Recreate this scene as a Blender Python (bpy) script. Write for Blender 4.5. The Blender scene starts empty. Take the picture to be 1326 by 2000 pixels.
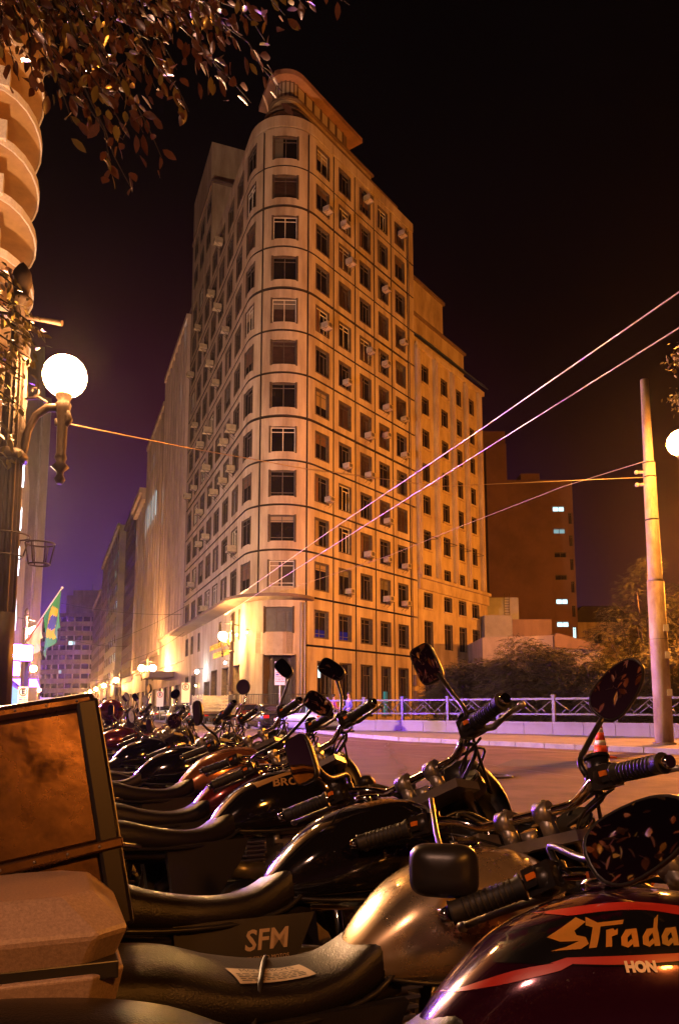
import bpy, math, random
from math import sin, cos, pi, radians as rad, sqrt, atan2
from mathutils import Vector, Matrix, noise as mnoise
random.seed(7)
S = bpy.context.scene
COL = S.collection
# ------------------------------------------------------------------ camera
EYE = 1.15; FPX = 1450.0; PITCH = rad(7.5)
cam = bpy.data.cameras.new('camera'); camo = bpy.data.objects.new('camera', cam); COL.objects.link(camo)
camo.location = (0, 0, EYE); camo.rotation_euler = (pi/2 + PITCH, 0, 0)
cam.sensor_fit = 'VERTICAL'; cam.sensor_height = 24.0; cam.lens = 24.0*FPX/2000.0
PPY = 1385 - FPX*math.tan(PITCH)
cam.shift_y = (PPY-1000)/2000.0
cam.clip_start = 0.02; cam.clip_end = 3000
S.camera = camo
# ------------------------------------------------------------------ sky: a dark night over the city, violet towards the lit streets
SUN_ROT = rad(200)
W = bpy.data.worlds.new('World'); S.world = W; W.use_nodes = True
nt = W.node_tree; nt.nodes.clear(); N = nt.nodes.new; LK = nt.links.new
out = N('ShaderNodeOutputWorld'); bg1 = N('ShaderNodeBackground'); bg2 = N('ShaderNodeBackground'); add = N('ShaderNodeAddShader')
sky = N('ShaderNodeTexSky'); sky.sky_type = 'NISHITA'; sky.sun_disc = False
sky.sun_elevation = rad(-9); sky.sun_rotation = SUN_ROT
LK(sky.outputs[0], bg1.inputs[0]); bg1.inputs[1].default_value = 0.05
tc = N('ShaderNodeTexCoord'); sx = N('ShaderNodeSeparateXYZ'); LK(tc.outputs['Generated'], sx.inputs[0])
def sky_ramp(stops):
    r = N('ShaderNodeValToRGB'); LK(sx.outputs[2], r.inputs[0]); e = r.color_ramp.elements
    e[0].position = stops[0][0]; e[0].color = (*stops[0][1], 1); e[1].position = stops[-1][0]; e[1].color = (*stops[-1][1], 1)
    for p, c in stops[1:-1]: q = e.new(p); q.color = (*c, 1)
    return r
r1 = sky_ramp([(0, (.065, .025, .115)), (.12, (.045, .016, .085)), (.24, (.040, .009, .046)), (.36, (.034, .0045, .014)), (.48, (.014, .0016, .0030)), (.60, (.0030, .0007, .0009)), (.72, (.0008, .0005, .0006))])
r2 = sky_ramp([(0, (.040, .012, .014)), (.12, (.028, .007, .009)), (.24, (.013, .0022, .0035)), (.36, (.005, .0010, .0014)), (.5, (.0018, .0006, .0008)), (.68, (.0008, .0005, .0006))])
# violet glow down the long avenue, dull red-brown glow over the square
dp = N('ShaderNodeVectorMath'); dp.operation = 'DOT_PRODUCT'; LK(tc.outputs['Generated'], dp.inputs[0]); dp.inputs[1].default_value = (-.42, .90, 0)
mr = N('ShaderNodeMapRange'); LK(dp.outputs['Value'], mr.inputs[0]); mr.inputs[1].default_value = .68; mr.inputs[2].default_value = .95
mix = N('ShaderNodeMix'); mix.data_type = 'RGBA'; LK(mr.outputs[0], mix.inputs[0]); LK(r2.outputs[0], mix.inputs[6]); LK(r1.outputs[0], mix.inputs[7])
ns = N('ShaderNodeTexNoise'); ns.inputs['Scale'].default_value = 3.0; ns.inputs['Detail'].default_value = 4; LK(tc.outputs['Generated'], ns.inputs[0])
mr2 = N('ShaderNodeMapRange'); LK(ns.outputs[0], mr2.inputs[0]); mr2.inputs[1].default_value = .3; mr2.inputs[2].default_value = .7; mr2.inputs[3].default_value = .7; mr2.inputs[4].default_value = 1.3
mix2 = N('ShaderNodeMix'); mix2.data_type = 'RGBA'; mix2.blend_type = 'MULTIPLY'; mix2.inputs[0].default_value = 1
LK(mix.outputs[2], mix2.inputs[6]); LK(mr2.outputs[0], mix2.inputs[7])
LK(mix2.outputs[2], bg2.inputs[0]); bg2.inputs[1].default_value = 1.0
LK(bg1.outputs[0], add.inputs[0]); LK(bg2.outputs[0], add.inputs[1]); LK(add.outputs[0], out.inputs[0])
# faint moon in place of the sun
sl = bpy.data.lights.new('moonlight', 'SUN'); sl.energy = .004; sl.angle = rad(.5); sl.color = (1, .92, .85)
slo = bpy.data.objects.new('moonlight', sl); COL.objects.link(slo); slo.rotation_euler = (rad(50), 0, rad(20))
S.view_settings.view_transform = 'Standard'; S.view_settings.look = 'None'; S.view_settings.exposure = 0; S.view_settings.gamma = 1
S.view_settings.use_curve_mapping = False
try:
    S.cycles.use_denoising = True; S.cycles.denoiser = 'OPENIMAGEDENOISE'
    S.cycles.sample_clamp_indirect = 4.0; S.cycles.use_light_tree = True
    S.cycles.max_bounces = 6; S.cycles.diffuse_bounces = 3; S.cycles.glossy_bounces = 3; S.cycles.volume_bounces = 0
    S.cycles.caustics_reflective = False; S.cycles.caustics_refractive = False
except Exception: pass

def at(px, py, Y):
    """the place at depth Y that stands behind a pixel of the 1326 x 2000 photograph"""
    t = (PPY-py)/FPX
    z = Y*(sin(PITCH)+t*cos(PITCH))/(cos(PITCH)-t*sin(PITCH))
    d = Y*cos(PITCH)+z*sin(PITCH)
    return Vector(((px-663)*d/FPX, Y, z+EYE))
def proj(P):
    X, Y, z = P[0], P[1], P[2]-EYE
    d = Y*cos(PITCH)+z*sin(PITCH)
    return 663+FPX*X/d, PPY-FPX*(z*cos(PITCH)-Y*sin(PITCH))/d
# ------------------------------------------------------------------ materials
MATS = {}
def mat(name, col, rough=.6, metal=0., spec=.5, emit=None, estr=0., var=0., vscale=3., vcol=None, bump=0., bscale=30., stretch=(1,1,1), coat=0., world=False, rvar=0., bdist=.02):
    if name in MATS: return MATS[name]
    m = bpy.data.materials.new(name); m.use_nodes = True; t = m.node_tree; b = t.nodes['Principled BSDF']
    b.inputs['Base Color'].default_value = (*col, 1); b.inputs['Roughness'].default_value = rough; b.inputs['Metallic'].default_value = metal
    b.inputs['Specular IOR Level'].default_value = spec; b.inputs['Coat Weight'].default_value = coat; b.inputs['Coat Roughness'].default_value = .04
    if emit: b.inputs['Emission Color'].default_value = (*emit, 1); b.inputs['Emission Strength'].default_value = estr
    if var or bump or rvar:
        if world:
            g = t.nodes.new('ShaderNodeNewGeometry'); src = g.outputs['Position']
        else:
            g = t.nodes.new('ShaderNodeTexCoord'); src = g.outputs['Object']
        mp = t.nodes.new('ShaderNodeMapping'); mp.inputs['Scale'].default_value = stretch; t.links.new(src, mp.inputs[0])
        if var or rvar:
            n = t.nodes.new('ShaderNodeTexNoise'); n.inputs['Scale'].default_value = vscale; n.inputs['Detail'].default_value = 6; n.inputs['Roughness'].default_value = .65
            t.links.new(mp.outputs[0], n.inputs[0])
            r = t.nodes.new('ShaderNodeMapRange'); r.inputs[1].default_value = .36; r.inputs[2].default_value = .68
            t.links.new(n.outputs[0], r.inputs[0])
        if var:
            mx = t.nodes.new('ShaderNodeMix'); mx.data_type = 'RGBA'; t.links.new(r.outputs[0], mx.inputs[0])
            mx.inputs[6].default_value = (*col, 1)
            vc = vcol or tuple(c*(1-var) for c in col)
            if vcol: vc = tuple(c*(1-var)+v*var for c, v in zip(col, vcol))
            mx.inputs[7].default_value = (*vc, 1)
            t.links.new(mx.outputs[2], b.inputs['Base Color'])
        if rvar:
            r2 = t.nodes.new('ShaderNodeMapRange'); t.links.new(n.outputs[0], r2.inputs[0]); r2.inputs[1].default_value = .3; r2.inputs[2].default_value = .7
            r2.inputs[3].default_value = max(.02, rough-rvar); r2.inputs[4].default_value = min(1, rough+rvar); t.links.new(r2.outputs[0], b.inputs['Roughness'])
        if bump:
            n2 = t.nodes.new('ShaderNodeTexNoise'); n2.inputs['Scale'].default_value = bscale; n2.inputs['Detail'].default_value = 5; t.links.new(mp.outputs[0], n2.inputs[0])
            bp = t.nodes.new('ShaderNodeBump'); bp.inputs['Strength'].default_value = bump; bp.inputs['Distance'].default_value = bdist; t.links.new(n2.outputs[0], bp.inputs['Height'])
            t.links.new(bp.outputs[0], b.inputs['Normal'])
    MATS[name] = m; return m
def glow(name, col, strength, var=False):
    if name in MATS: return MATS[name]
    m = bpy.data.materials.new(name); m.use_nodes = True; t = m.node_tree; t.nodes.clear()
    e = t.nodes.new('ShaderNodeEmission'); e.inputs[0].default_value = (*col, 1); e.inputs[1].default_value = strength
    o = t.nodes.new('ShaderNodeOutputMaterial'); t.links.new(e.outputs[0], o.inputs[0]); MATS[name] = m; return m
# ------------------------------------------------------------------ mesh collector
class MB:
    def __init__(s): s.v = []; s.f = []; s.m = []; s.sm = []
    def add(s, vs, fs, mi=0, smooth=False, T=None):
        o = len(s.v)
        s.v += [tuple(T @ Vector(v)) if T else tuple(v) for v in vs]
        for f in fs: s.f.append(tuple(i+o for i in f)); s.m.append(mi); s.sm.append(smooth)
        return s
    def box(s, c, size, mi=0, T=None, rz=0, taper=1.):
        x, y, z = size[0]/2, size[1]/2, size[2]/2; k = taper
        vs = [(-x,-y,-z),(x,-y,-z),(x,y,-z),(-x,y,-z),(-x*k,-y*k,z),(x*k,-y*k,z),(x*k,y*k,z),(-x*k,y*k,z)]
        M = Matrix.Translation(c) @ Matrix.Rotation(rz, 4, 'Z')
        if T: M = T @ M
        return s.add(vs, [(0,3,2,1),(4,5,6,7),(0,1,5,4),(1,2,6,5),(2,3,7,6),(3,0,4,7)], mi, False, M)
    def b2(s, x0, x1, y0, y1, z0, z1, mi=0, T=None):
        return s.box(((x0+x1)/2, (y0+y1)/2, (z0+z1)/2), (x1-x0, y1-y0, z1-z0), mi, T)
    def rings(s, rings, mi=0, smooth=True, close=True, caps=True, T=None):
        n = len(rings[0]); vs = [p for r in rings for p in r]; fs = []
        for i in range(len(rings)-1):
            for j in range(n if close else n-1):
                a = i*n+j; b = i*n+(j+1) % n; fs.append((a, b, b+n, a+n))
        s.add(vs, fs, mi, smooth, T)
        if caps and close:
            o = len(s.v)-len(vs)
            s.f.append(tuple(o+j for j in range(n))[::-1]); s.m.append(mi); s.sm.append(False)
            s.f.append(tuple(o+(len(rings)-1)*n+j for j in range(n))); s.m.append(mi); s.sm.append(False)
        return s
    def tube(s, pts, r, n=8, mi=0, T=None, caps=True, smooth=True):
        pts = [Vector(p) for p in pts]; rs = r if isinstance(r, (list, tuple)) else [r]*len(pts)
        rr = []; up = None
        for i, p in enumerate(pts):
            d = (pts[min(i+1, len(pts)-1)]-pts[max(i-1, 0)])
            if d.length < 1e-9: d = Vector((0,0,1))
            d.normalize()
            if up is None: up = Vector((0,0,1)) if abs(d.z) < .9 else Vector((1,0,0))
            a = d.cross(up)
            if a.length < 1e-4: a = d.cross(Vector((0,1,0)))
            a.normalize(); b = a.cross(d).normalized(); up = b
            rr.append([tuple(p+(a*cos(2*pi*k/n)+b*sin(2*pi*k/n))*rs[i]) for k in range(n)])
        return s.rings(rr, mi, smooth, True, caps, T)
    def cyl(s, p0, p1, r0, r1=None, n=12, mi=0, T=None):
        return s.tube([p0, p1], [r0, r0 if r1 is None else r1], n, mi, T)
    def lathe(s, prof, n=16, mi=0, T=None, flute=0., smooth=True):
        rr = []
        for r, z in prof:
            rr.append([(r*(1-(flute if k % 2 else 0))*cos(2*pi*k/n), r*(1-(flute if k % 2 else 0))*sin(2*pi*k/n), z) for k in range(n)])
        return s.rings(rr, mi, smooth, True, True, T)
    def sph(s, c, r, n=12, mi=0, T=None):
        if not isinstance(r, (tuple, list)): r = (r, r, r)
        h = max(4, n//2); prof = []
        rr = [[(c[0]+r[0]*sin(pi*(i+.02)/(h+.04))*cos(2*pi*k/n), c[1]+r[1]*sin(pi*(i+.02)/(h+.04))*sin(2*pi*k/n), c[2]-r[2]*cos(pi*(i+.02)/(h+.04))) for k in range(n)] for i in range(h+1)]
        return s.rings(rr, mi, True, True, True, T)
    def torus(s, c, R, r, ax='Y', n=28, k=10, mi=0, T=None, sq=1.):
        rr = []
        for i in range(n):
            a = 2*pi*i/n; ring = []
            for j in range(k):
                b = 2*pi*j/k; q = R+r*cos(b)*sq; h = r*sin(b)
                if ax == 'Y': ring.append((c[0]+q*cos(a), c[1]+h, c[2]+q*sin(a)))
                elif ax == 'X': ring.append((c[0]+h, c[1]+q*cos(a), c[2]+q*sin(a)))
                else: ring.append((c[0]+q*cos(a), c[1]+q*sin(a), c[2]+h))
            rr.append(ring)
        rr.append(rr[0]); return s.rings(rr, mi, True, True, False, T)
    def prism(s, poly, y0, y1, mi=0, T=None):
        """poly in the x-z plane, pushed from y0 to y1"""
        n = len(poly); vs = [(x, y0, z) for x, z in poly]+[(x, y1, z) for x, z in poly]
        fs = [tuple(range(n)), tuple(range(2*n-1, n-1, -1))]+[(i+n, (i+1) % n+n, (i+1) % n, i) for i in range(n)]
        return s.add(vs, fs, mi, False, T)
    def slab(s, poly, z0, z1, mi=0):
        n = len(poly); vs = [(x, y, z0) for x, y in poly]+[(x, y, z1) for x, y in poly]
        fs = [tuple(range(n))[::-1], tuple(range(n, 2*n))]+[(i, (i+1) % n, (i+1) % n+n, i+n) for i in range(n)]
        return s.add(vs, fs, mi)
    def mesh(s, name, ms):
        me = bpy.data.meshes.new(name); me.from_pydata(s.v, [], s.f)
        for m in (ms if isinstance(ms, (list, tuple)) else [ms]): me.materials.append(m)
        me.polygons.foreach_set('material_index', s.m); me.polygons.foreach_set('use_smooth', s.sm); me.update()
        return me
    def build(s, name, ms, parent=None, loc=None, rz=None, bevel=0, subd=0):
        o = mo(name, s.mesh(name, ms), parent, loc, rz)
        if bevel:
            b = o.modifiers.new('bevel', 'BEVEL'); b.width = bevel; b.segments = 2; b.limit_method = 'ANGLE'
        if subd:
            b = o.modifiers.new('sub', 'SUBSURF'); b.levels = subd; b.render_levels = subd
        return o
def mo(name, me, parent=None, loc=None, rz=None):
    o = bpy.data.objects.new(name, me); COL.objects.link(o)
    if parent: o.parent = parent
    if loc is not None: o.location = loc
    if rz is not None: o.rotation_euler = (0, 0, rz)
    return o
def thing(name, label, cat, loc=(0,0,0), rz=0, group=None):
    o = bpy.data.objects.new(name, None); COL.objects.link(o); o.location = loc; o.rotation_euler = (0, 0, rz); o.empty_display_size = .2
    return tag(o, label, cat, group)
def tag(o, label=None, cat=None, group=None, kind=None):
    if label: o['label'] = label
    if cat: o['category'] = cat
    if group: o['group'] = group
    if kind: o['kind'] = kind
    return o
def struct(o): o['kind'] = 'structure'; return o
def kids(o): return [c for c in ALLKIDS(o)]
def ALLKIDS(o): return list(o.children)
def copy_tree(o, parent=None):
    c = o.copy(); COL.objects.link(c)
    if parent: c.parent = parent
    for ch in list(o.children): copy_tree(ch, c)
    return c
def text_mesh(body, size, extrude=.0, bold=0., shear=0., align='CENTER', res=2):
    cu = bpy.data.curves.new('text', 'FONT'); cu.body = body; cu.size = size; cu.extrude = extrude; cu.offset = bold; cu.shear = shear
    cu.align_x = align; cu.align_y = 'CENTER'; cu.resolution_u = res
    o = bpy.data.objects.new('text', cu); COL.objects.link(o)
    dg = bpy.context.evaluated_depsgraph_get(); me = bpy.data.meshes.new_from_object(o.evaluated_get(dg))
    bpy.data.objects.remove(o); return me
def catmull(pts, n):
    out = []; m = len(pts)
    for i in range(m-1):
        p0, p1, p2, p3 = pts[max(i-1, 0)], pts[i], pts[i+1], pts[min(i+2, m-1)]
        for k in range(n):
            t = k/n
            out.append(tuple(.5*(2*b+(c-a)*t+(2*a-5*b+4*c-d)*t*t+(3*b-a-3*c+d)*t**3) for a, b, c, d in zip(p0, p1, p2, p3)))
    out.append(tuple(pts[-1])); return out
# ------------------------------------------------------------------ shared materials
M_wall = mat('aged_cream_paint', (.44, .37, .29), .85, var=.75, vscale=1.1, vcol=(.15, .10, .065), bump=.25, bscale=9, stretch=(1, 1, .16), world=True)
M_wall2 = mat('peeling_cream_paint', (.42, .35, .26), .85, var=.75, vscale=.9, vcol=(.18, .12, .08), bump=.4, bscale=7, stretch=(1, 1, .35), world=True)
M_grey = mat('grey_render', (.32, .29, .28), .85, var=.4, vscale=.6, bump=.2, bscale=5, stretch=(1, 1, .3), world=True)
M_brown = mat('brown_render', (.16, .11, .09), .85, var=.4, vscale=.5, bump=.2, bscale=5, stretch=(1, 1, .3), world=True)
M_dark = mat('dark_cavity', (.018, .014, .012), .9)
M_frame = mat('weathered_window_frame', (.09, .075, .065), .7, var=.5, vscale=6, world=True)
M_framel = mat('pale_window_frame', (.55, .52, .46), .6, var=.3, vscale=6, world=True)
M_glass = mat('dark_window_glass', (.006, .005, .005), .12, spec=.4, var=.5, vscale=.8, vcol=(.025, .018, .015), world=True)
M_glass2 = mat('window_glass_with_brown_blind', (.045, .026, .02), .3, spec=.5, var=.5, vscale=2, stretch=(1, 1, 3), world=True)
M_black = mat('black_iron', (.018, .016, .015), .45, spec=.5, bump=.1, bscale=60)
E_cool = glow('cool_lit_window', (.62, .95, 1.0), 2.0)
E_cool2 = glow('dim_lit_window', (.45, .75, .78), .55)
E_warm = glow('warm_lit_window', (1.0, .62, .25), .8)
E_teal = glow('teal_lit_interior', (.10, .42, .38), .5)
E_sod = glow('sodium_globe', (1.0, .50, .13), 1500.)
E_sod_far = glow('sodium_globe_far', (1.0, .44, .12), 1300.)
E_white = glow('white_lamp', (.85, .95, 1.0), 160.)
M_asph = mat('worn_asphalt', (.098, .038, .028), .82, var=.6, vscale=.9, bump=.5, bscale=90, world=True, rvar=.1)
M_side = mat('cement_pavement', (.20, .175, .165), .85, var=.4, vscale=1.2, bump=.3, bscale=40, world=True)
M_kerb = mat('granite_kerb', (.34, .31, .31), .8, var=.35, vscale=3, bump=.3, bscale=50, world=True)
M_conc = mat('painted_concrete', (.27, .25, .27), .8, var=.45, vscale=1.8, vcol=(.2, .16, .14), bump=.3, bscale=30, world=True)
M_alu = mat('dull_aluminium', (.55, .53, .50), .4, metal=.7)
M_white = mat('white_enamel', (.72, .70, .66), .45, var=.25, vscale=8)
# ------------------------------------------------------------------ ground
g = MB(); g.add([(-300, -60, 0), (300, -60, 0), (300, 1650, 0), (-300, 1650, 0)], [(0, 1, 2, 3)])
struct(g.build('road', M_asph))
# ================================================================== setting: kerbs, pavements
A_L = rad(21); A_R = rad(36.5); RC = 2.9; CC = Vector((-4.03, 52.25))
nR = Vector((cos(A_R), -sin(A_R))); nL = Vector((-cos(A_L), -sin(A_L)))
dR = Vector((sin(A_R), cos(A_R))); dL = Vector((-sin(A_L), cos(A_L)))
TR = CC+RC*nR; TL = CC+RC*nL; aR = -A_R; aL = -(pi-A_L); LARC = RC*(aR-aL)
def path(u, off=0.):
    """point and outward normal of the main facade, u metres along it from the right end of its round corner"""
    if u >= 0: return TR+u*dR+off*nR, nR
    if u > -LARC:
        a = aR+u/RC; n = Vector((cos(a), sin(a))); return CC+(RC+off)*n, n
    return TL+(-LARC-u)*dL+off*nL, nL
def usteps(u0, u1):
    us = {u0, u1}
    for k in range(0, 15):
        q = -LARC*k/14
        if u0 < q < u1: us.add(q)
    return sorted(us)
def street(Y, side=0.):  # along the avenue: the left line of the facade, pushed side metres out
    p = TL+nL*side; k = (Y-p.y)/dL.y; return p+dL*k
def stones(name, pts, w, z0, z1, step, m, parent, jitter=.004):
    n = 0
    for a, b in zip(pts[:-1], pts[1:]):
        a = Vector(a); b = Vector(b); L = (b-a).length; k = max(1, round(L/step)); d = (b-a)/k; ang = atan2(d.y, d.x)
        me = MB().box((0, 0, 0), (d.length-.02, w, z1-z0), taper=.985).mesh(name, m)
        for i in range(k):
            c = a+d*(i+.5)
            mo(name, me, parent, (c.x, c.y, (z0+z1)/2+random.uniform(-jitter, jitter)), ang); n += 1
kline = [(16.5, 9.7), (8.75, 19.2), (2.2, 27.3), (.55, 31.3), (-.9, 35.6), (-2.6, 39.6), (-5.6, 45.2), (-8.9, 50.6)]
far = [street(70, 3.1), street(100, 3.1), street(260, 3.1)]
kl = kline+[(p.x, p.y) for p in far]
poly = [(x+.13, y+.05) for x, y in kl]+[(-60, 262), (60, 262), (300, 200), (300, -20), (24, -20)]
pv = struct(MB().slab(poly, .005, .13).build('right_pavement', M_side))
stones('kerb_stone', kl[:9], .16, 0, .145, 1.05, M_kerb, pv)
# left pavement, where the row of motorcycles has its back wheels
lk = lambda Y: (-.12-.385*Y, Y)
poly2 = [lk(-4), lk(260), (-200, 260), (-60, -4)]
pl = struct(MB().slab([lk(-4), lk(260), (-220, 260), (-60, -4)], .005, .12).build('left_pavement', M_side))
stones('kerb_stone', [lk(4), lk(60)], .16, 0, .135, 1.1, M_kerb, pl)
# painted line on the road, nearly worn off
ln = MB()
a = Vector((2.6, 24.6)); b = Vector((6.4, 19.9)); d = (b-a).normalized(); nn = Vector((-d.y, d.x))
pts = [(-1.6, 33.2), (.6, 27.6), (2.4, 24.6), (6.4, 19.9), (9, 16.8)]
for (x0, y0), (x1, y1) in zip(pts[:-1], pts[1:]):
    ln.add([(x0, y0, .004), (x0+.11, y0+.06, .004), (x1+.11, y1+.06, .004), (x1, y1, .004)], [(0, 1, 2, 3)])
struct(ln.build('road_marking', mat('worn_road_paint', (.32, .26, .18), .8, var=.8, vscale=3, vcol=(.08, .06, .055), world=True)))
# ================================================================== main building
MBD = thing('apartment_building', 'tall cream corner building with a rounded prow and a grid of recessed windows', 'building', (CC.x, CC.y, .13))
OX, OY = CC.x, CC.y
rows = [43.56, 40.38, 37.27, 34.06, 30.92, 27.70, 24.55, 21.39, 18.18, 15.03, 11.88, 8.73, 5.42]
GAP = .14
def panel_mesh(u0, u1, z0, z1, holes, m, thick=.42, gapl=GAP, gapr=GAP, gapb=GAP, gapt=GAP, sur=.07):
    """a slab of facade following the path, z counted from z0, with rectangular window holes and a thin surround round each"""
    mb = MB(); a, b = u0+gapl/2, u1-gapr/2; lo, hi = gapb/2, z1-z0-gapt/2
    us = set(usteps(a, b)); zs = {lo, hi}
    for (h0, h1, k0, k1) in holes: us |= {h0, h1}; zs |= {k0-z0, k1-z0}
    us = sorted(us); zs = sorted(zs)
    us = [u for i, u in enumerate(us) if i == 0 or u-us[i-1] > 1e-5]
    def ish(u, z): return any(h0-1e-6 <= u <= h1+1e-6 and k0-z0-1e-6 <= z <= k1-z0+1e-6 for (h0, h1, k0, k1) in holes)
    V = {}
    def v(i, j, dpt):
        k = (i, j, dpt)
        if k not in V:
            p, n = path(us[i], -thick if dpt else 0.); V[k] = len(mb.v); mb.v.append((p.x-OX, p.y-OY, zs[j]))
        return V[k]
    def q(*f, mi=0): mb.f.append(f); mb.m.append(mi); mb.sm.append(False)
    nu, nz = len(us)-1, len(zs)-1
    solid = [[not ish((us[i]+us[i+1])/2, (zs[j]+zs[j+1])/2) for j in range(nz)] for i in range(nu)]
    for i in range(nu):
        for j in range(nz):
            if not solid[i][j]: continue
            q(v(i, j, 0), v(i+1, j, 0), v(i+1, j+1, 0), v(i, j+1, 0))
            if i == 0 or not solid[i-1][j]: q(v(i, j, 0), v(i, j+1, 0), v(i, j+1, 1), v(i, j, 1), mi=2 if i == 0 else 1)
            if i == nu-1 or not solid[i+1][j]: q(v(i+1, j, 0), v(i+1, j, 1), v(i+1, j+1, 1), v(i+1, j+1, 0), mi=2 if i == nu-1 else 1)
            if j == 0 or not solid[i][j-1]: q(v(i, j, 0), v(i, j, 1), v(i+1, j, 1), v(i+1, j, 0), mi=2 if j == 0 else 1)
            if j == nz-1 or not solid[i][j+1]: q(v(i, j+1, 0), v(i+1, j+1, 0), v(i+1, j+1, 1), v(i, j+1, 1), mi=2 if j == nz-1 else 1)
    if sur:
        for (h0, h1, k0, k1) in holes:
            r0 = [(h0-sur, k0-z0-sur), (h1+sur, k0-z0-sur), (h1+sur, k1-z0+sur), (h0-sur, k1-z0+sur)]
            r1 = [(h0, k0-z0), (h1, k0-z0), (h1, k1-z0), (h0, k1-z0)]
            o = len(mb.v)
            for off, ring in ((-.01, r0), (.035, r0), (.035, r1), (-.01, r1)):
                for uu, zz in ring:
                    p, n = path(uu, off); mb.v.append((p.x-OX, p.y-OY, zz))
            for k in range(3):
                for e in range(4):
                    mb.f.append((o+k*4+e, o+k*4+(e+1) % 4, o+(k+1)*4+(e+1) % 4, o+(k+1)*4+e)); mb.m.append(1); mb.sm.append(False)
    return mb.mesh('wall_panel', list(m)+[M_joint])
M_joint = mat('shaded_joint_filler', (.035, .024, .018), .9)  # joint sealant, painted dark on the panel edges to put shade in the joints
M_sur = mat('sooty_surround_shaded_reveal', (.050, .035, .026), .85, var=.7, vscale=5, vcol=(.13, .09, .06), world=True)  # soot on the surrounds; on the reveals the same dark colour paints in shade
WM = {}
def window_meshes(w, h, style):
    k = (round(w, 2), round(h, 2), style)
    if k in WM: return WM[k]
    f = MB(); t = .06; d0, d1 = -.03, .03
    f.b2(-w/2, w/2, d0, d1, 0, t); f.b2(-w/2, w/2, d0, d1, h-t, h); f.b2(-w/2, -w/2+t, d0, d1, t, h-t); f.b2(w/2-t, w/2, d0, d1, t, h-t)
    if style in (0, 1, 3):
        f.b2(-.03, .03, d0-.01, d1, t, h-t)
        f.b2(-w/2+t, -.03, d0, d1, h*.80, h*.80+.045); f.b2(.03, w/2-t, d0, d1, h*.80, h*.80+.045)
    if style == 1:
        f.b2(-w/2+t, -.03, d0, d1, h*.14, h*.14+.04); f.b2(.03, w/2-t, d0, d1, h*.14, h*.14+.04)
    if style == 2:
        f.b2(-w*.12, -w*.12+.05, d0-.01, d1, t, h-t); f.b2(w*.22, w*.22+.05, d0-.01, d1, t, h*.8); f.b2(-w*.12+.05, w/2-t, d0, d1, h*.8, h*.8+.05)
    p = MB(); p.add([(-w/2+t*.5, .012, t*.5), (w/2-t*.5, .012, t*.5), (w/2-t*.5, .012, h-t*.5), (-w/2+t*.5, .012, h-t*.5)], [(0, 1, 2, 3)])
    WM[k] = (f, p, {}); return WM[k]
def window(parent, c, ang, w, h, style=0, fm=None, pm=None, ox=0, oy=0, oz=0):
    f, p, cache = window_meshes(w, h, style); fm = fm or M_frame; pm = pm or M_glass
    if fm.name not in cache: cache[fm.name] = f.mesh('window', fm)
    if 'p'+pm.name not in cache: cache['p'+pm.name] = p.mesh('pane', pm)
    o = mo('window', cache[fm.name], parent, (c[0]-ox, c[1]-oy, c[2]-oz), ang)
    mo('pane', cache['p'+pm.name], o); return o
def ucen(h0, h1, off=-.24):
    p0, _ = path(h0, off); p1, _ = path(h1, off); c = (p0+p1)/2; d = p1-p0
    if True: return c, atan2(d.y, d.x), d.length
colsR = [(-4.28, -.81, -3.50, -1.68), (-.81, 2.12, .02, 1.50), (2.12, 4.9, 2.82, 4.26), (4.9, 7.59, 5.58, 7.0), (7.59, 10.2, 8.24, 9.6), (10.2, 12.81, 10.86, 12.28)]
lw = [(-6.75, -5.13), (-10.1, -8.3), (-13.5, -11.6), (-16.9, -15.0), (-20.1, -18.2), (-23.5, -21.6), (-26.9, -25.0), (-30.3, -28.4)]
colsL = []; prev = -4.28
for i, (a, b) in enumerate(lw):
    nx = (a+lw[i+1][1])/2 if i < 7 else -31.9
    colsL.append((nx, prev, a, b)); prev = nx
PM = {}
ACM = None
def ac_unit():
    m = MB(); m.box((0, -.30, .2), (.62, .62, .42)); 
    for k in range(7): m.b2(-.26, .26, -.625, -.612, .06+k*.045, .075+k*.045, 1)
    m.cyl((.0, -.612, .21), (.0, -.63, .21), .15, n=12, mi=1)
    m.tube([(-.25, 0, -.02), (-.25, -.58, -.02)], .018, 5, 1); m.tube([(.25, 0, -.02), (.25, -.58, -.02)], .018, 5, 1)
    m.tube([(-.25, .0, -.4), (-.25, -.5, -.02)], .016, 5, 1); m.tube([(.25, .0, -.4), (.25, -.5, -.02)], .016, 5, 1)
    return m
AC = ac_unit().mesh('air_conditioner', [mat('yellowed_ac_case', (.42, .36, .28), .6, var=.4, vscale=4, world=True), mat('ac_grille', (.06, .05, .045), .7)])
def put_ac(h0, h1, z, fr=.5, s=1., parent=None, off=0.0):
    u = h0+(h1-h0)*fr; p, n = path(u, off); a = atan2(n.y, n.x)+pi/2
    o = mo('air_conditioner', AC, parent, (p.x-OX, p.y-OY, z), a); o.scale = (s, s, s); return o
acR = {1: [(1, .7, .0), (4, .6, .3), (8, .9, -.0), (9, .0, 0)][:3], 2: [(1, .3, .1), (2, .8, .6), (5, .5, .1), (7, .5, -.1), (10, .7, .0)],
       3: [(0, .6, 1.2), (4, .8, .9), (6, .6, -.1), (7, .6, -.1), (9, .5, -.05)], 4: [(2, .6, .9), (4, .5, .6), (5, .6, -.1), (6, .5, .9), (8, .6, .0), (9, .5, .0), (10, .5, .0)],
       5: [(0, .6, 1.0), (3, .6, .4), (5, .6, -.2), (6, .6, -.2), (9, .6, -.1), (10, .5, -.05)]}
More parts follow.
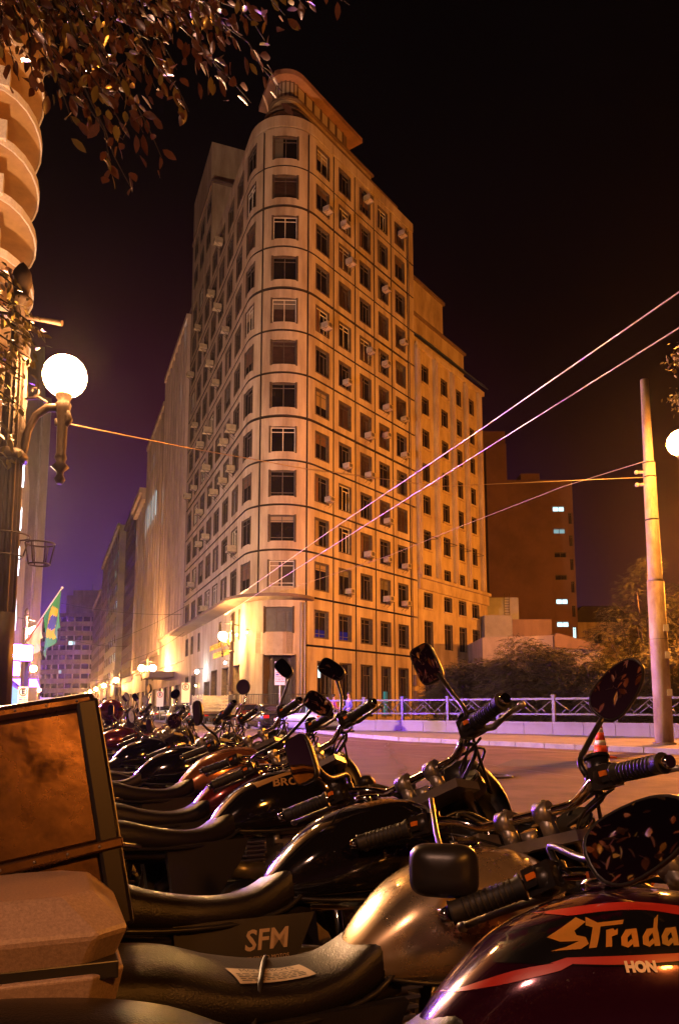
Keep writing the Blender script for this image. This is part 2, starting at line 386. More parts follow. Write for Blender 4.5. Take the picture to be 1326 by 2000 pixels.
acL = {1: [(6, .2, .0), (7, .2, .1), (9, .8, -.1)], 2: [(3, .4, .0), (6, .6, -.2), (7, .5, -.1)], 3: [(0, .4, .6), (2, .4, .8), (4, .3, .3), (7, .5, -.1)], 4: [(1, .4, .6), (3, .5, .0), (5, .5, .1), (6, .3, -.1), (8, .5, .0), (10, .5, .0)],
       5: [(2, .5, .0), (5, .3, .1), (7, .5, -.1), (8, .5, .1)], 6: [(1, .4, .8), (4, .3, .2), (6, .5, .0), (9, .5, .0)], 7: [(2, .4, .5), (6, .5, .1)]}
rnd = random.Random(3)
M_bl1 = mat('brown_roller_blind', (.10, .05, .03), .8); M_bl2 = mat('faded_cream_blind', (.22, .17, .12), .8); M_bl3 = mat('grey_slat_blind', (.10, .09, .08), .7)
def do_cell(u0, u1, h0, h1, ci, left, r, z0, z1, lift, wh, sty):
    key = (round(u0, 2), round(u1, 2), round(h0, 2), round(h1, 2), round(z1-z0, 1), lift, wh)
    zz1 = z0+round(z1-z0, 1) if abs((z1-z0)-3.15) < .12 else z1
    if abs((z1-z0)-3.15) < .12: zz1 = z0+3.15
    if key not in PM:
        nojoint = left and ci > 0
        PM[key] = panel_mesh(u0, u1, 0, zz1-z0, [(h0, h1, lift, lift+wh)], [M_wall, M_sur], gapl=.0 if nojoint or (left and ci == 0) else GAP, gapr=.0 if nojoint else GAP)
    mo('wall_panel', PM[key], MBD, (0, 0, z0-.13))
    c, ang, w = ucen(h0, h1, -.09 if left else -.17); pm = M_glass if rnd.random() < .7 else M_glass2; fm = M_frame
    if rnd.random() < .12: fm = M_framel
    if ci == 0 and not left and r == 7: fm = M_framel
    wo = window(MBD, (c.x, c.y, z0+lift), ang, w, wh, sty, fm, pm, OX, OY, .13)
    q_ = rnd.random()
    if q_ < .30:
        hb = wh*rnd.choice((.25, .4, .6)); mb_ = MB().b2(-w/2+.07, w/2-.07, .0, .008, wh-hb, wh-.07); bl_ = mb_.build('blind', rnd.choice((M_bl1, M_bl2, M_bl3)), wo)
    elif q_ < .42:
        MB().b2(-w/2+.07, -w*.12, .0, .008, .07, wh-.07).build('curtain', rnd.choice((M_bl1, M_bl2, M_bl3)), wo)
for r in range(11):
    z1, z0 = rows[r], rows[r+1]
    for ci, (u0, u1, h0, h1) in enumerate(colsR):
        do_cell(u0, u1, h0, h1, ci, False, r, z0, z1, .62, 1.88 if ci else 1.80, (0 if r < 8 else 1) if ci == 0 else rnd.choice((0, 3, 2)))
        for (rr, fr, dz) in acR.get(ci, []):
            if rr == r: put_ac(h0, h1, z0+.62+dz*.8, fr, rnd.uniform(.85, 1.05), MBD)
    for ci, (u0, u1, h0, h1) in enumerate(colsL):
        do_cell(u0, u1, h0, h1, ci, True, r, z0, z1, .62, 1.88, rnd.choice((0, 3, 2)))
        for (rr, fr, dz) in acL.get(ci, []):
            if rr == r: put_ac(h0, h1, z0+.62+dz*.8, fr, rnd.uniform(.95, 1.2), MBD)
# strip of wall between the last joint and the annex, all storeys
for r in range(12):
    mo('wall_panel', panel_mesh(12.81, 13.95, 0, rows[r]-rows[r+1], [], [M_wall, M_sur]), MBD, (0, 0, rows[r+1]-.13))
# mezzanine row on the right
for ci, (u0, u1, h0, h1) in enumerate(colsR[1:]):
    me = panel_mesh(u0, u1, 0, rows[11]-rows[12], [(h0, h1, .62, 2.45)], [M_wall, M_sur], gapl=GAP)
    mo('wall_panel', me, MBD, (0, 0, rows[12]-.13)); c, ang, w = ucen(h0, h1)
    window(MBD, (c.x, c.y, rows[12]+.62), ang, w, 1.83, 1, M_frame, M_glass, OX, OY, .13)
# ground floor on the right: tall openings
gr = [(.33, 1.9), (2.9, 4.25), (5.52, 7.0), (8.27, 9.55), (10.75, 12.2)]
for ci, ((u0, u1, _, _), (h0, h1)) in enumerate(zip(colsR[1:], gr)):
    me = panel_mesh(u0, u1, 0, rows[12]-.13, [(h0, h1, .5, 4.25)], [M_wall, M_sur], gapl=GAP, gapb=0, sur=.05)
    mo('wall_panel', me, MBD, (0, 0, 0)); c, ang, w = ucen(h0, h1)
    window(MBD, (c.x, c.y, .63), ang, w, 3.75, 2, M_frame, M_glass, OX, OY, .13)
mo('wall_panel', panel_mesh(12.81, 13.95, 0, rows[12]-.13, [], [M_wall, M_sur], gapb=0), MBD, (0, 0, 0))
def lit(u0, u1, z0, z1, m, off=-.235, name='interior_and_sill_glow'):
    p0, _ = path(u0, off); p1, _ = path(u1, off)
    mb = MB().add([(p0.x-OX, p0.y-OY, z0-.13), (p1.x-OX, p1.y-OY, z0-.13), (p1.x-OX, p1.y-OY, z1-.13), (p0.x-OX, p0.y-OY, z1-.13)], [(0, 1, 2, 3)])
    return mb.build(name, m, MBD)
lit(8.75, 9.4, .7, 2.5, E_teal); lit(5.7, 6.9, .7, 1.9, glow('dim_blue_interior', (.05, .12, .22), .4)); lit(10.9, 12.1, .7, 2.2, glow('dim_blue_interior', (.05, .12, .22), .4))
lit(.55, .95, 3.3, 4.1, E_cool, -.22, 'lit_sign'); lit(3.0, 3.35, 3.3, 4.1, E_cool2, -.22, 'lit_sign')
lit(.05, .1, 5, 5.05, E_teal)
lit(.2, 1.4, 6.1, 6.6, glow('painted_sill_reflection', (.05, .03, .25), .35), -.236, 'interior_and_sill_glow'); lit(2.95, 4.15, 6.1, 6.7, glow('painted_sill_reflection', (.05, .03, .25), .35), -.236, 'interior_and_sill_glow')  # blue sill reflections put in as glowing strips
# corner below the canopy: mezzanine with one wide window, panels of mixed shades, deep doorway
mo('wall_panel', panel_mesh(-6.2, -.81, 0, 3.2, [(-3.75, -1.75, .85, 2.55)], [M_wall, M_sur], gapl=0, gapt=0, gapb=0), MBD, (0, 0, 5.42-.13))
c, ang, w = ucen(-3.75, -1.75); window(MBD, (c.x, c.y, 6.27), ang, w, 1.7, 2, M_frame, mat('grey_office_glass', (.10, .10, .11), .15, var=.4, vscale=1.5, world=True), OX, OY, .13)
shades = [(.52, .44, .33), (.44, .34, .22), (.38, .32, .25), (.30, .22, .15)]
us = [-4.5, -3.85, -3.1, -2.45, -1.75]
for k in range(4):
    mo('wall_panel', panel_mesh(us[k], us[k+1], 0, 1.5, [], [mat('facing_shade_%s' % 'abcd'[k], shades[k], .7, var=.3, vscale=2, world=True), M_sur], thick=.3, gapl=.01, gapr=.01, gapb=.02, gapt=.02), MBD, (0, 0, 4.80-.13)).location.z += 0
for k in list(MBD.children)[-4:]:
    p = (path(-3.1)[1])*.03; k.location.x += p.x; k.location.y += p.y
mo('wall_panel', panel_mesh(-6.2, -.81, 0, 5.29, [(-3.75, -1.60, .0, 4.6)], [M_wall, M_sur], gapl=0, gapt=0, gapb=0, thick=.9), MBD, (0, 0, 0))
dd = MB(); p0, _ = path(-3.9, -.95); p1, _ = path(-1.4, -.95)
dd.add([(p0.x-OX, p0.y-OY, 0), (p1.x-OX, p1.y-OY, 0), (p1.x-OX, p1.y-OY, 4.8), (p0.x-OX, p0.y-OY, 4.8)], [(0, 1, 2, 3)]); dd.build('doorway_back', mat('dark_maroon_door', (.05, .022, .02), .6, var=.4, vscale=2), MBD)
gt = MB()
for k in range(13):
    q = p0.lerp(p1, (k+.5)/13); n = path(-2.7)[1]; gt.box((q.x-OX+n.x*.35, q.y-OY+n.y*.35, 1.5), (.05, .05, 3.0))
gt.build('door_grille', M_black, MBD)
# canopy that runs from the corner down the left side
cn = MB(); us = usteps(-31.9, -.3); ro = []
for u in us:
    f = min(1, max(0, (-.3-u)/2.2)); o = .25+1.05*f
    a, _ = path(u, -.2); b, _ = path(u, o)
    ro.append([(a.x-OX, a.y-OY, 8.30), (b.x-OX, b.y-OY, 8.38), (b.x-OX, b.y-OY, 8.60), (a.x-OX, a.y-OY, 8.72)])
cn.rings(ro, 0, False); cn.build('canopy', M_brown, MBD)
# left side below the canopy
def lpan(u0, u1, z0, z1, holes, thick=.42, m=None): return mo('wall_panel', panel_mesh(u0, u1, 0, z1-z0, [(a, b, c-z0, d-z0) for a, b, c, d in holes], [m or M_wall, M_sur], thick, 0, 0, 0, 0, .05), MBD, (0, 0, z0-.13))
lpan(-31.9, -6.2, 5.42, 8.55, [(-29.6, -28.4, 6.3, 7.9), (-26.6, -25.6, 6.3, 7.9), (-23.0, -22.2, 6.3, 7.9), (-13.9, -13.1, 6.0, 7.9), (-9.4, -8.5, 6.0, 8.1), (-7.2, -6.9, 6.0, 8.1)])
for a, b, z0_, z1_ in ((-29.6, -28.4, 6.3, 7.9), (-26.6, -25.6, 6.3, 7.9), (-23.0, -22.2, 6.3, 7.9), (-13.9, -13.1, 6.0, 7.9), (-9.4, -8.5, 6.0, 8.1)):
    c, ang, w = ucen(a, b); window(MBD, (c.x, c.y, z0_), ang, w, z1_-z0_, 3, M_frame, M_glass2, OX, OY, .13)
ops = [(-29.2, -27.6, 'door'), (-25.9, -23.9, 'tall'), (-19.6, -17.4, 'white'), (-16.6, -14.4, 'door'), (-12.4, -10.2, 'shutter'), (-8.6, -6.75, 'shutter')]
lpan(-31.9, -6.2, .13, 5.42, [(a, b, .13, 4.2 if k != 'white' else 3.4) for a, b, k in ops], .6)
M_shut = mat('galvanised_shutter', (.30, .27, .24), .5, metal=.3, var=.4, vscale=4, world=True)
for a, b, k in ops:
    c, ang, w = ucen(a, b, -.4); h = 4.05 if k != 'white' else 3.25
    if k == 'shutter':
        sh = MB()
        for i in range(int(2.9/.11)): sh.box((0, 0, .06+i*.11), (w, .05, .085), taper=.97)
        sh.build('roller_shutter', M_shut, MBD, (c.x-OX, c.y-OY, 0), ang)
        MB().b2(-w/2, w/2, -.03, .03, 2.95, h).build('fanlight_panel', M_brown, MBD, (c.x-OX, c.y-OY, 0), ang)
    else:
        MB().b2(-w/2, w/2, -.03, .03, 0, h).b2(-w/2, -w/2+.1, -.08, .02, 0, h, 1).b2(w/2-.1, w/2, -.08, .02, 0, h, 1).b2(-.04, .04, -.08, .02, 0, h, 1).build('door', [M_dark if k != 'tall' else M_glass2, M_frame], MBD, (c.x-OX, c.y-OY, 0), ang)
def wall_lamp(u, z, m, r, name='wall_lamp', off=.35):
    p, n = path(u, off); q, _ = path(u, 0)
    l = MB().sph((0, 0, 0), r, 10).build(name, m, MBD, (p.x-OX, p.y-OY, z-.13)); 
    MB().tube([(0, 0, r*.8), (0, 0, r+.1), (q.x-p.x, q.y-p.y, r+.1)], .02, 6).build('bracket', M_black, l); return l
wall_lamp(-19.3, 4.3, glow('white_wall_lamp', (.80, .93, 1), 300.), .16, off=.7); wall_lamp(-9.6, 4.5, glow('white_wall_lamp_small', (.85, .95, 1), 170.), .09, off=.4)
for u in (-5.0, -6.6): wall_lamp(u, 6.3, glow('warm_wall_lamp', (1, .62, .2), 140.), .07, off=.28)
for u in (-22.2, -26.9): wall_lamp(u, 3.2, glow('warm_wall_lamp', (1, .62, .2), 140.), .07, off=.28)
# gold letters over the shops: two short lines, worn past reading
lt = MB(); r2 = random.Random(5)
for row, (ua, ub) in enumerate(((-17.2, -9.6), (-15.8, -9.9))):
    u = ua
    while u < ub:
        w = r2.uniform(.25, .5); hh = .42; p, n = path(u+w/2, .03); a = atan2(n.y, n.x)+pi/2
        T = Matrix.Translation((p.x-OX, p.y-OY, 5.9-row*.72-.13)) @ Matrix.Rotation(a, 4, 'Z')
        lt.b2(-w/2, -w/2+.07, -.03, .02, 0, hh, 0, T)
        if r2.random() < .8: lt.b2(-w/2+.07, w/2-.05, -.03, .02, hh-.08, hh, 0, T)
        if r2.random() < .7: lt.b2(-w/2+.07, w/2-.08, -.03, .02, hh*.45, hh*.45+.07, 0, T)
        if r2.random() < .5: lt.b2(w/2-.12, w/2-.05, -.03, .02, 0, hh*.5, 0, T)
        u += w+.12
lt.build('wall_lettering', mat('gilt_letters', (.75, .5, .08), .35, metal=.6), MBD)
# drainpipes and cables on the corner
for u in (-.95, -1.2):
    p, n = path(u, .10); MB().tube([(p.x-OX, p.y-OY, 0), (p.x-OX, p.y-OY, 8.2)], .06, 8).build('drainpipe', M_grey, MBD)
p, n = path(12.95, .08); MB().tube([(p.x-OX, p.y-OY, 0), (p.x-OX, p.y-OY, 43)], .035, 6).build('downpipe', M_brown, MBD)
for (u, z0_, z1_) in ((13.1, 1.3, 2.5), (13.1, 2.9, 3.8)):
    p, n = path(u, .15); MB().box((p.x-OX, p.y-OY, (z0_+z1_)/2), (.35, .3, z1_-z0_), rz=-A_R).build('meter_box', M_brown, MBD)
# dark core behind everything
core = []
for u in usteps(-31.9, 13.95): p, n = path(u, -.55); core.append((p.x-OX, p.y-OY))
pe, _ = path(13.95, -.55); bR = pe-nR*14; ps, _ = path(-31.9, -.55); bL = ps-nL*9
core = core+[(bR.x-OX, bR.y-OY), (bL.x-OX, bL.y-OY)]
corel = core
cb = MB(); cb.slab(corel, 5.35, 43.7); cb.build('inner_wall', M_dark, MBD)
ic = []
for u in usteps(-31.9, 13.95): p, n = path(u, -1.05); ic.append((p.x-OX, p.y-OY))
MB().slab(ic+core[-2:], 0, 5.35).build('inner_wall', M_dark, MBD)
# stacked set-back tiers
def band(u0, u1, off, z0, z1, m, name, th=.5, ends=True):
    mb = MB(); rr = []
    for u in usteps(u0, u1):
        a, _ = path(u, off); b, _ = path(u, off-th)
        rr.append([(a.x-OX, a.y-OY, z0-.13), (a.x-OX, a.y-OY, z1-.13), (b.x-OX, b.y-OY, z1-.13), (b.x-OX, b.y-OY, z0-.13)])
    mb.rings(rr, 0, False); return mb.build(name, m, MBD)
band(-31.9, 13.95, .0, 43.60, 44.45, M_wall, 'parapet', .6)
def tier(u0, u1, off, z0, z1, m, name='set_back_storey'):
    pp = [path(u, off)[0] for u in usteps(u0, u1)]; pe = path(u1, off-5)[0]; ps = path(u0, off-5)[0]
    return MB().slab([(p.x-OX, p.y-OY) for p in pp+[pe, ps]], z0-.13, z1-.13).build(name, m, MBD)
tier(-12, 13.6, -.8, 43.6, 45.0, M_wall2); band(-12, 13.8, -.62, 44.95, 45.12, M_brown, 'ledge', .5)
tier(-11, 12.9, -1.25, 45.1, 46.0, M_wall2); band(-11, 13.1, -1.05, 45.95, 46.12, M_brown, 'ledge', .5)
tier(-10, 9.6, -1.6, 46.1, 47.2, M_wall2); band(-10, 9.8, -1.4, 47.15, 47.32, M_brown, 'ledge', .5)
tier(-9, 6.6, -2.0, 47.3, 49.2, M_brown, 'penthouse')
for k in range(14):
    u = -7+k*1.0; p, n = path(u, -1.97); MB().box((p.x-OX, p.y-OY, 48.1), (.12, .12, 1.9), rz=atan2(n.y, n.x)).build('mullion', M_brown, MBD)
    if k < 13:
        p0, _ = path(u+.15, -1.94); p1, _ = path(u+.85, -1.94)
        MB().add([(p0.x-OX, p0.y-OY, 47.5), (p1.x-OX, p1.y-OY, 47.5), (p1.x-OX, p1.y-OY, 48.85), (p0.x-OX, p0.y-OY, 48.85)], [(0, 1, 2, 3)]).build('pane', mat('pale_blind', (.38, .34, .30), .6), MBD)
tier(-9, 7.9, -1.3, 49.1, 49.5, mat('pinkish_roof_slab', (.30, .17, .12), .8, var=.4, vscale=1, world=True), 'roof')
# raised block on the far part of the left side
def blk(u0, u1, depth, z0, z1, m, name='raised_block', off=0.):
    a = path(u0, off)[0]; b = path(u1, off)[0]; n = path((u0+u1)/2)[1]; c = b-n*depth; d = a-n*depth
    return MB().slab([(p.x-OX, p.y-OY) for p in (a, b, c, d)], z0-.13, z1-.13).build(name, m, MBD)
blk(-31.9, -21.2, 7.5, 44.45, 51.2, M_wall); blk(-32.0, -21.0, 7.7, 51.2, 51.5, M_brown, 'ledge', .12); blk(-31.9, -22.2, 6.5, 51.5, 56.3, M_wall)
for r in range(2):
    for (a, b) in lw[5:]:
        c, ang, w = ucen(a, b, .03); window(MBD, (c.x, c.y, 45.3+r*3.1), ang, w, 1.8, 0, M_frame, M_glass, OX, OY, .13)
# ================================================================== the annex to the right of the corner building
def facade_thing(name, label, cat, P0, ang, depth, H, m, base=.13, group=None):
    """an empty at the left foot of a facade; local x runs along it to the right, y goes into the building"""
    t = thing(name, label, cat, (P0[0], P0[1], base), ang, group)
    return t
def wall_mesh(w, h, holes, thick, m, name='wall'):
    """flat wall in x-z with rectangular holes (x0, x1, z0, z1)"""
    mb = MB(); xs = sorted({0, w} | {x for q in holes for x in q[:2]}); zs = sorted({0, h} | {z for q in holes for z in q[2:]})
    xs = [round(x, 4) for x in xs]; zs = [round(z, 4) for z in zs]
    def hole(x, z): return any(a < x < b and c < z < d for a, b, c, d in holes)
    nx, nz = len(xs)-1, len(zs)-1; sol = [[not hole((xs[i]+xs[i+1])/2, (zs[j]+zs[j+1])/2) for j in range(nz)] for i in range(nx)]; V = {}
    def v(i, j, k):
        if (i, j, k) not in V: V[i, j, k] = len(mb.v); mb.v.append((xs[i], thick if k else 0, zs[j]))
        return V[i, j, k]
    def q(*f, mi=0): mb.f.append(f); mb.m.append(mi); mb.sm.append(False)
    for i in range(nx):
        for j in range(nz):
            if not sol[i][j]: continue
            q(v(i, j, 0), v(i+1, j, 0), v(i+1, j+1, 0), v(i, j+1, 0))
            if i == 0 or not sol[i-1][j]: q(v(i, j, 0), v(i, j+1, 0), v(i, j+1, 1), v(i, j, 1), mi=1 if i else 0)
            if i == nx-1 or not sol[i+1][j]: q(v(i+1, j, 0), v(i+1, j, 1), v(i+1, j+1, 1), v(i+1, j+1, 0), mi=1 if i < nx-1 else 0)
            if j == 0 or not sol[i][j-1]: q(v(i, j, 0), v(i, j, 1), v(i+1, j, 1), v(i+1, j, 0), mi=1 if j else 0)
            if j == nz-1 or not sol[i][j+1]: q(v(i, j+1, 0), v(i+1, j+1, 0), v(i+1, j+1, 1), v(i, j+1, 1), mi=1 if j < nz-1 else 0)
    return mb.mesh(name, [m, M_sur])  # hole reveals take the dark colour, their shade painted in
def wall_with_windows(t, w, h, holes, m, depth=12., thick=.35, litf=None, fm=None, x0=0., z0=0., pm=None, core=True):
    """the wall and its windows; the windows stand 20 cm back in the wall"""
    o = mo('wall', wall_mesh(w, h, holes, thick, m), t, (x0, 0, z0))
    for (a, b, c, d) in holes:
        k = litf(a, b, c, d) if litf else None
        window(t, (x0+(a+b)/2, .2, z0+c), 0, b-a, d-c, 0, fm or M_frame, k or pm or M_glass)
    if core: MB().b2(x0+.01, x0+w-.01, thick+.01, depth, z0, z0+h-.02).build('inner_wall', m, t)
    return o
U0 = 13.98
P0 = path(U0)[0]; AD = pi/2-A_R
AN = facade_thing('annex_building', 'lower ochre annex with plaster pilasters and peeling top storeys, right of the corner building', 'building', P0, AD, 12, 33, M_wall2)
hol = []; cx = [1.05+.65, 4.65+.6, 7.65+.4, 10.45+.3]
zl = [31.0, 28.0, 25.0, 21.9, 19.0, 15.9, 13.0]
for j, z in enumerate(zl):
    for x in cx: hol.append((x-.62, x+.62, z-1.05-.13, z+.65-.13 if j < 6 else z+.55-.13))
zb = [(9.6, 10.95), (6.2, 8.5), (1.0, 4.6)]
for c, d in zb:
    for x in cx: hol.append((x-.75, x+.75, c, d))
wall_with_windows(AN, 13.3, 33.0, hol, M_wall2, 12)
for k, x in enumerate([.25, 3.45, 6.7, 9.4, 12.3]):
    MB().b2(x-.32, x+.32, -.30, 0, 12.3, 32.6).b2(x-.12, x+.12, -.38, -.30, 12.3, 32.4).build('pilaster', M_wall2, AN)
for j, z in enumerate(zl):
    for x in cx: MB().b2(x-.72, x+.72, -.16, 0, z-1.32, z-1.18).build('sill', M_wall2, AN)
MB().b2(-.0, 13.4, -.42, 0, 12.0, 12.28).build('cornice', M_wall2, AN); MB().b2(0, 13.35, -.2, 0, 11.1, 11.99).build('frieze', M_wall2, AN)
for x in cx: MB().b2(x-.85, x+.85, -.14, 0, 9.44, 9.58).build('sill', M_wall2, AN)
for j, z in ((5, 15.9),):
    for x in cx: MB().b2(x-.62, x+.62, -.75, -.7, z-.2, z-.16).b2(x-.62, x-.58, -.7, .1, z-.2, z-.16).b2(x+.58, x+.62, -.7, .1, z-.2, z-.16).build('awning_frame', M_black, AN)
MB().b2(0, 13.4, -.25, 0, 32.7, 33.15).build('cornice', M_wall2, AN)
# its shed roof and set-back top
rf = MB(); rf.add([(0, -.6, 33.5), (13.6, -.6, 33.5), (13.6, 1.2, 35.1), (0, 1.2, 35.1), (0, -.6, 33.35), (13.6, -.6, 33.35), (13.6, 1.2, 34.9), (0, 1.2, 34.9)], [(0, 1, 2, 3), (7, 6, 5, 4), (0, 4, 5, 1), (1, 5, 6, 2), (2, 6, 7, 3), (3, 7, 4, 0)])
rf.build('shed_roof', mat('dark_teal_roofing', (.03, .045, .05), .6), AN)
for x in (2.2, 6.0, 12.6): 
    q = MB(); q.add([(x, -.35, 33.8), (x+1.5, -.3, 33.9), (x+1.3, .35, 34.5), (x+.2, .2, 34.35)], [(0, 1, 2, 3)]); q.build('roof_panel', mat('bleached_sheet', (.55, .55, .5), .6), AN)
MB().b2(0, 11.8, 1.2, 10, 33.1, 37.1).build('set_back_storey', M_wall2, AN); MB().b2(0, 8.6, 1.8, 9, 37.1, 41.3).build('set_back_storey', M_wall2, AN)
MB().b2(-.1, 12.0, 1.0, 1.3, 36.9, 37.15).b2(-.1, 8.8, 1.6, 1.9, 41.1, 41.4).build('ledge', M_brown, AN)
# ================================================================== far towers to the right
def tower(label, px0, px1, Y, ztop, m, rot=0., depth=14, name='office_tower', cat='building', hol=None, base=.0):
    a = at(px0, 1385, Y); w = (px1-px0)*Y/FPX
    t = thing(name, label, cat, (a.x, Y, 0), rot)
    if hol is None: MB().b2(0, w, 0, depth, 0, ztop).build('wall', m, t)
    return t, w
M_redb = mat('dim_red_render', (.15, .085, .08), .9, var=.35, vscale=.25, bump=.15, bscale=2, world=True)
t, w = tower('plain dark red-brown tower with a stepped top behind the annex', 945, 1003, 100, 38, M_redb)
MB().b2(w*.2, w, .5, 8, 38, 40).build('roof_block', M_redb, t); MB().tube([(1.0, -.1, 6), (1.0, -.1, 37)], .12, 6).build('downpipe', M_dark, t)
t, w = tower('dark windowless slab with slit windows in its right end, some of them lit', 1003, 1088, 102, 0, M_redb, hol=[])
MB().b2(0, w, 0, 12, 0, 33.4).build('wall', M_redb, t); MB().b2(w*.35, w*.8, .5, 6, 33.4, 34.5).build('roof_block', M_redb, t)
t2, w2 = t, w
e = 3.2; eh = []
for k, z in enumerate((28.8, 25.6, 22.2, 19.0, 15.6, 12.4)): eh.append((.35, 2.0, z, z+.75))
sw = mo('end_wall', wall_mesh(e, 33.4, eh+[(2.5, 3.0, z, z+1.6) for z in (27, 23.8, 20.4, 17.2, 13.8, 10.8)], .3, M_redb), t2, (w2+.01, 0, 0), 0)
sw.scale = (1, 1, 1)
for k, (a, b, c, d) in enumerate(eh):
    window(t2, (w2+(a+b)/2, .15, c), 0, b-a, d-c, 0, M_frame, [E_cool, E_cool2, M_glass, M_glass, E_cool, E_cool][k])
window(t2, (w2+2.75, .15, 10.8), 0, .5, 1.6, 3, M_frame, E_cool)
for z in (27, 23.8, 20.4, 17.2, 13.8): window(t2, (w2+2.75, .15, z), 0, .5, 1.6, 3, M_frame, M_glass)
MB().b2(w2, w2+e, .31, 12, 0, 33.3).build('inner_wall', M_redb, t2)
M_pale = mat('pale_blueish_render', (.24, .25, .28), .85, var=.35, vscale=.5, bump=.1, bscale=4, world=True)
t, w = tower('small pale rooftop block with a ladder beside the annex', 945, 1018, 76, 12.6, M_pale)
lad = MB(); 
for k in range(9): lad.b2(2.35, 2.85, -.12, -.08, 10.2+k*.27, 10.25+k*.27)
lad.b2(2.32, 2.36, -.12, -.08, 9.8, 13).b2(2.84, 2.88, -.12, -.08, 9.8, 13).build('ladder', M_black, t)
t, w = tower('two-storey block with a pale left half and brown right half, beside the annex', 950, 1053, 70, 0, M_pale, hol=[])
MB().b2(0, w*.53, 0, 8, 0, 10.0).build('wall', M_pale, t); wall_with_windows(t, w*.46, 9.6, [(.8, 1.9, 6.2, 7.6), (2.6, 3.7, 6.2, 7.6)], M_brown, 8, x0=w*.535)
t, w = tower('long low cream shed roofline rising behind the shrubs', 945, 1175, 62, 0, M_pale, hol=[])
MB().prism([(0, 0), (w, 0), (w, 6.3), (w*.62, 7.3), (0, 7.1)], 0, 9).build('wall', M_grey, t)
MB().prism([(w*.6, 6.2), (w*1.02, 6.0), (w*1.02, 6.35), (w*.62, 7.45), (w*.6, 7.2)], -.5, 9.2, 0).build('roof', M_brown, t)
t, w = tower('cream house with a square window far behind the shrubs', 1120, 1235, 110, 0, M_wall, hol=[])
wall_with_windows(t, w, 14.2, [(3.4, 4.6, 10.8, 12.2)], M_wall, 8); MB().prism([(-.6, 14.0), (w+.6, 14.0), (w*.8, 16.4), (w*.2, 16.4)], -.4, 8.4).build('roof', M_dark, t)
t, w = tower('dark tiled building far back with a stepped roof', 1125, 1330, 140, 0, M_brown, hol=[])
MB().b2(0, w, 0, 10, 0, 16.5).b2(w*.1, w*.55, .5, 9, 16.5, 19.6).build('wall', M_brown, t); MB().b2(-.5, w, -.5, 10, 16.5, 16.9).build('roof', M_dark, t)
# ================================================================== the avenue, right-hand row going away
E_shop = glow('added_shop_glow', (1.0, .55, .22), 1.6)  # glow added to some shop fronts in place of the far lamps' bloom
def row_building(name, label, u1, u0, H, cols, floors, zf0, m, ww=.5, wh=.6, base_h=4.5, litp=0., litm=(E_cool,), pil=None, fm=None, seed=1, off=0., depth=12, sillz=.9, cornice=True, groundm=None):
    """u1 (near) > u0 (far) along the main facade path"""
    P, n = path(u0, off); w = u1-u0
    t = thing(name, label, 'building', (P.x, P.y, .13), atan2(-dL.y, -dL.x))
    rr = random.Random(seed); fh = (H-zf0)/floors; hs = []; cw = w/cols
    for j in range(floors):
        for i in range(cols):
            a = i*cw+cw*(1-ww)/2; hs.append((a, a+cw*ww, zf0+j*fh+fh*(1-wh)*.5, zf0+j*fh+fh*(1-wh)*.5+fh*wh))
    lits = {}
    def lf(a, b, c, d): return rr.choice(litm) if rr.random() < litp else None
    wall_with_windows(t, w, H-zf0, [(a, b, c-zf0, d-zf0) for a, b, c, d in hs], m, depth, litf=lf, fm=fm, z0=zf0)
    gh = [(i*w/max(2, cols//2)+.6, (i+1)*w/max(2, cols//2)-.6, .0, base_h-1.0) for i in range(max(2, cols//2))]
    mo('wall', wall_mesh(w, zf0-.01, gh, .35, groundm or m), t)
    for a, b, c, d in gh: MB().b2(a, b, .25, .3, c, d).build('shop_front', rr.choice((M_shut, M_shut, M_dark, E_shop, E_shop)), t)
    MB().b2(0, w, .36, depth, 0, zf0).build('inner_wall', M_dark, t)
    if pil:
        for i in range(cols+1):
            x = min(max(i*cw, .2), w-.2); MB().b2(x-pil/2, x+pil/2, -.35, 0, zf0, H+.3).build('pilaster', m, t)
    if cornice: MB().b2(-.1, w+.1, -.5, 0, H-.3, H+.25).build('cornice', m, t); MB().b2(-.05, w+.05, -.25, 0, zf0-.35, zf0-.02).build('string_course', m, t)
    return t, w
M_pink = mat('dusty_pink_stone', (.50, .40, .37), .85, var=.4, vscale=.6, bump=.2, bscale=4, stretch=(1, 1, .3), world=True)
M_pink2 = mat('soot_stained_stone', (.42, .34, .32), .85, var=.45, vscale=.5, bump=.2, bscale=4, stretch=(1, 1, .3), world=True)
tB, w = row_building('office_building', 'tall pale office building with narrow full-height pilasters next to the corner building', -32.0, -49.0, 43.0, 8, 12, 9.5, M_pink, .42, .62, pil=.5, litp=.09, litm=(E_cool, E_cool2), seed=4)
MB().b2(2, w-.2, .4, 9, 43.2, 45.6).build('set_back_storey', M_pink, tB)
MB().b2(4.5, 12.5, -2.6, -.05, 4.4, 5.0).build('awning', M_brown, tB)
tC, w = row_building('office_building', 'office building with two rows of brightly lit upper windows, ending in a sloping roofline', -49.1, -67.5, 40.0, 7, 11, 8.0, M_pink2, .55, .6, pil=.35, litp=.24, litm=(E_cool, E_cool2), seed=9)
MB().b2(.5, 11, -.10, -.02, 27.2, 30.6).build('lit_glazing', E_cool, tC)
for k in range(7): MB().b2(.6+k*1.6, .72+k*1.6, -.16, -.11, 27.2, 30.6).build('mullion', M_frame, tC)
tD, w = row_building('office_building', 'ornate stone building with a heavy curved cornice along the avenue', -67.6, -80.5, 33.0, 5, 9, 7.0, M_pink2, .5, .6, pil=.5, litp=.42, litm=(E_cool, E_cool2), seed=11)
MB().b2(-.5, w+.2, -1.3, 0, 33.2, 34.0).b2(-.3, w+.1, -.9, 0, 32.3, 33.2).build('cornice', M_pink, tD)
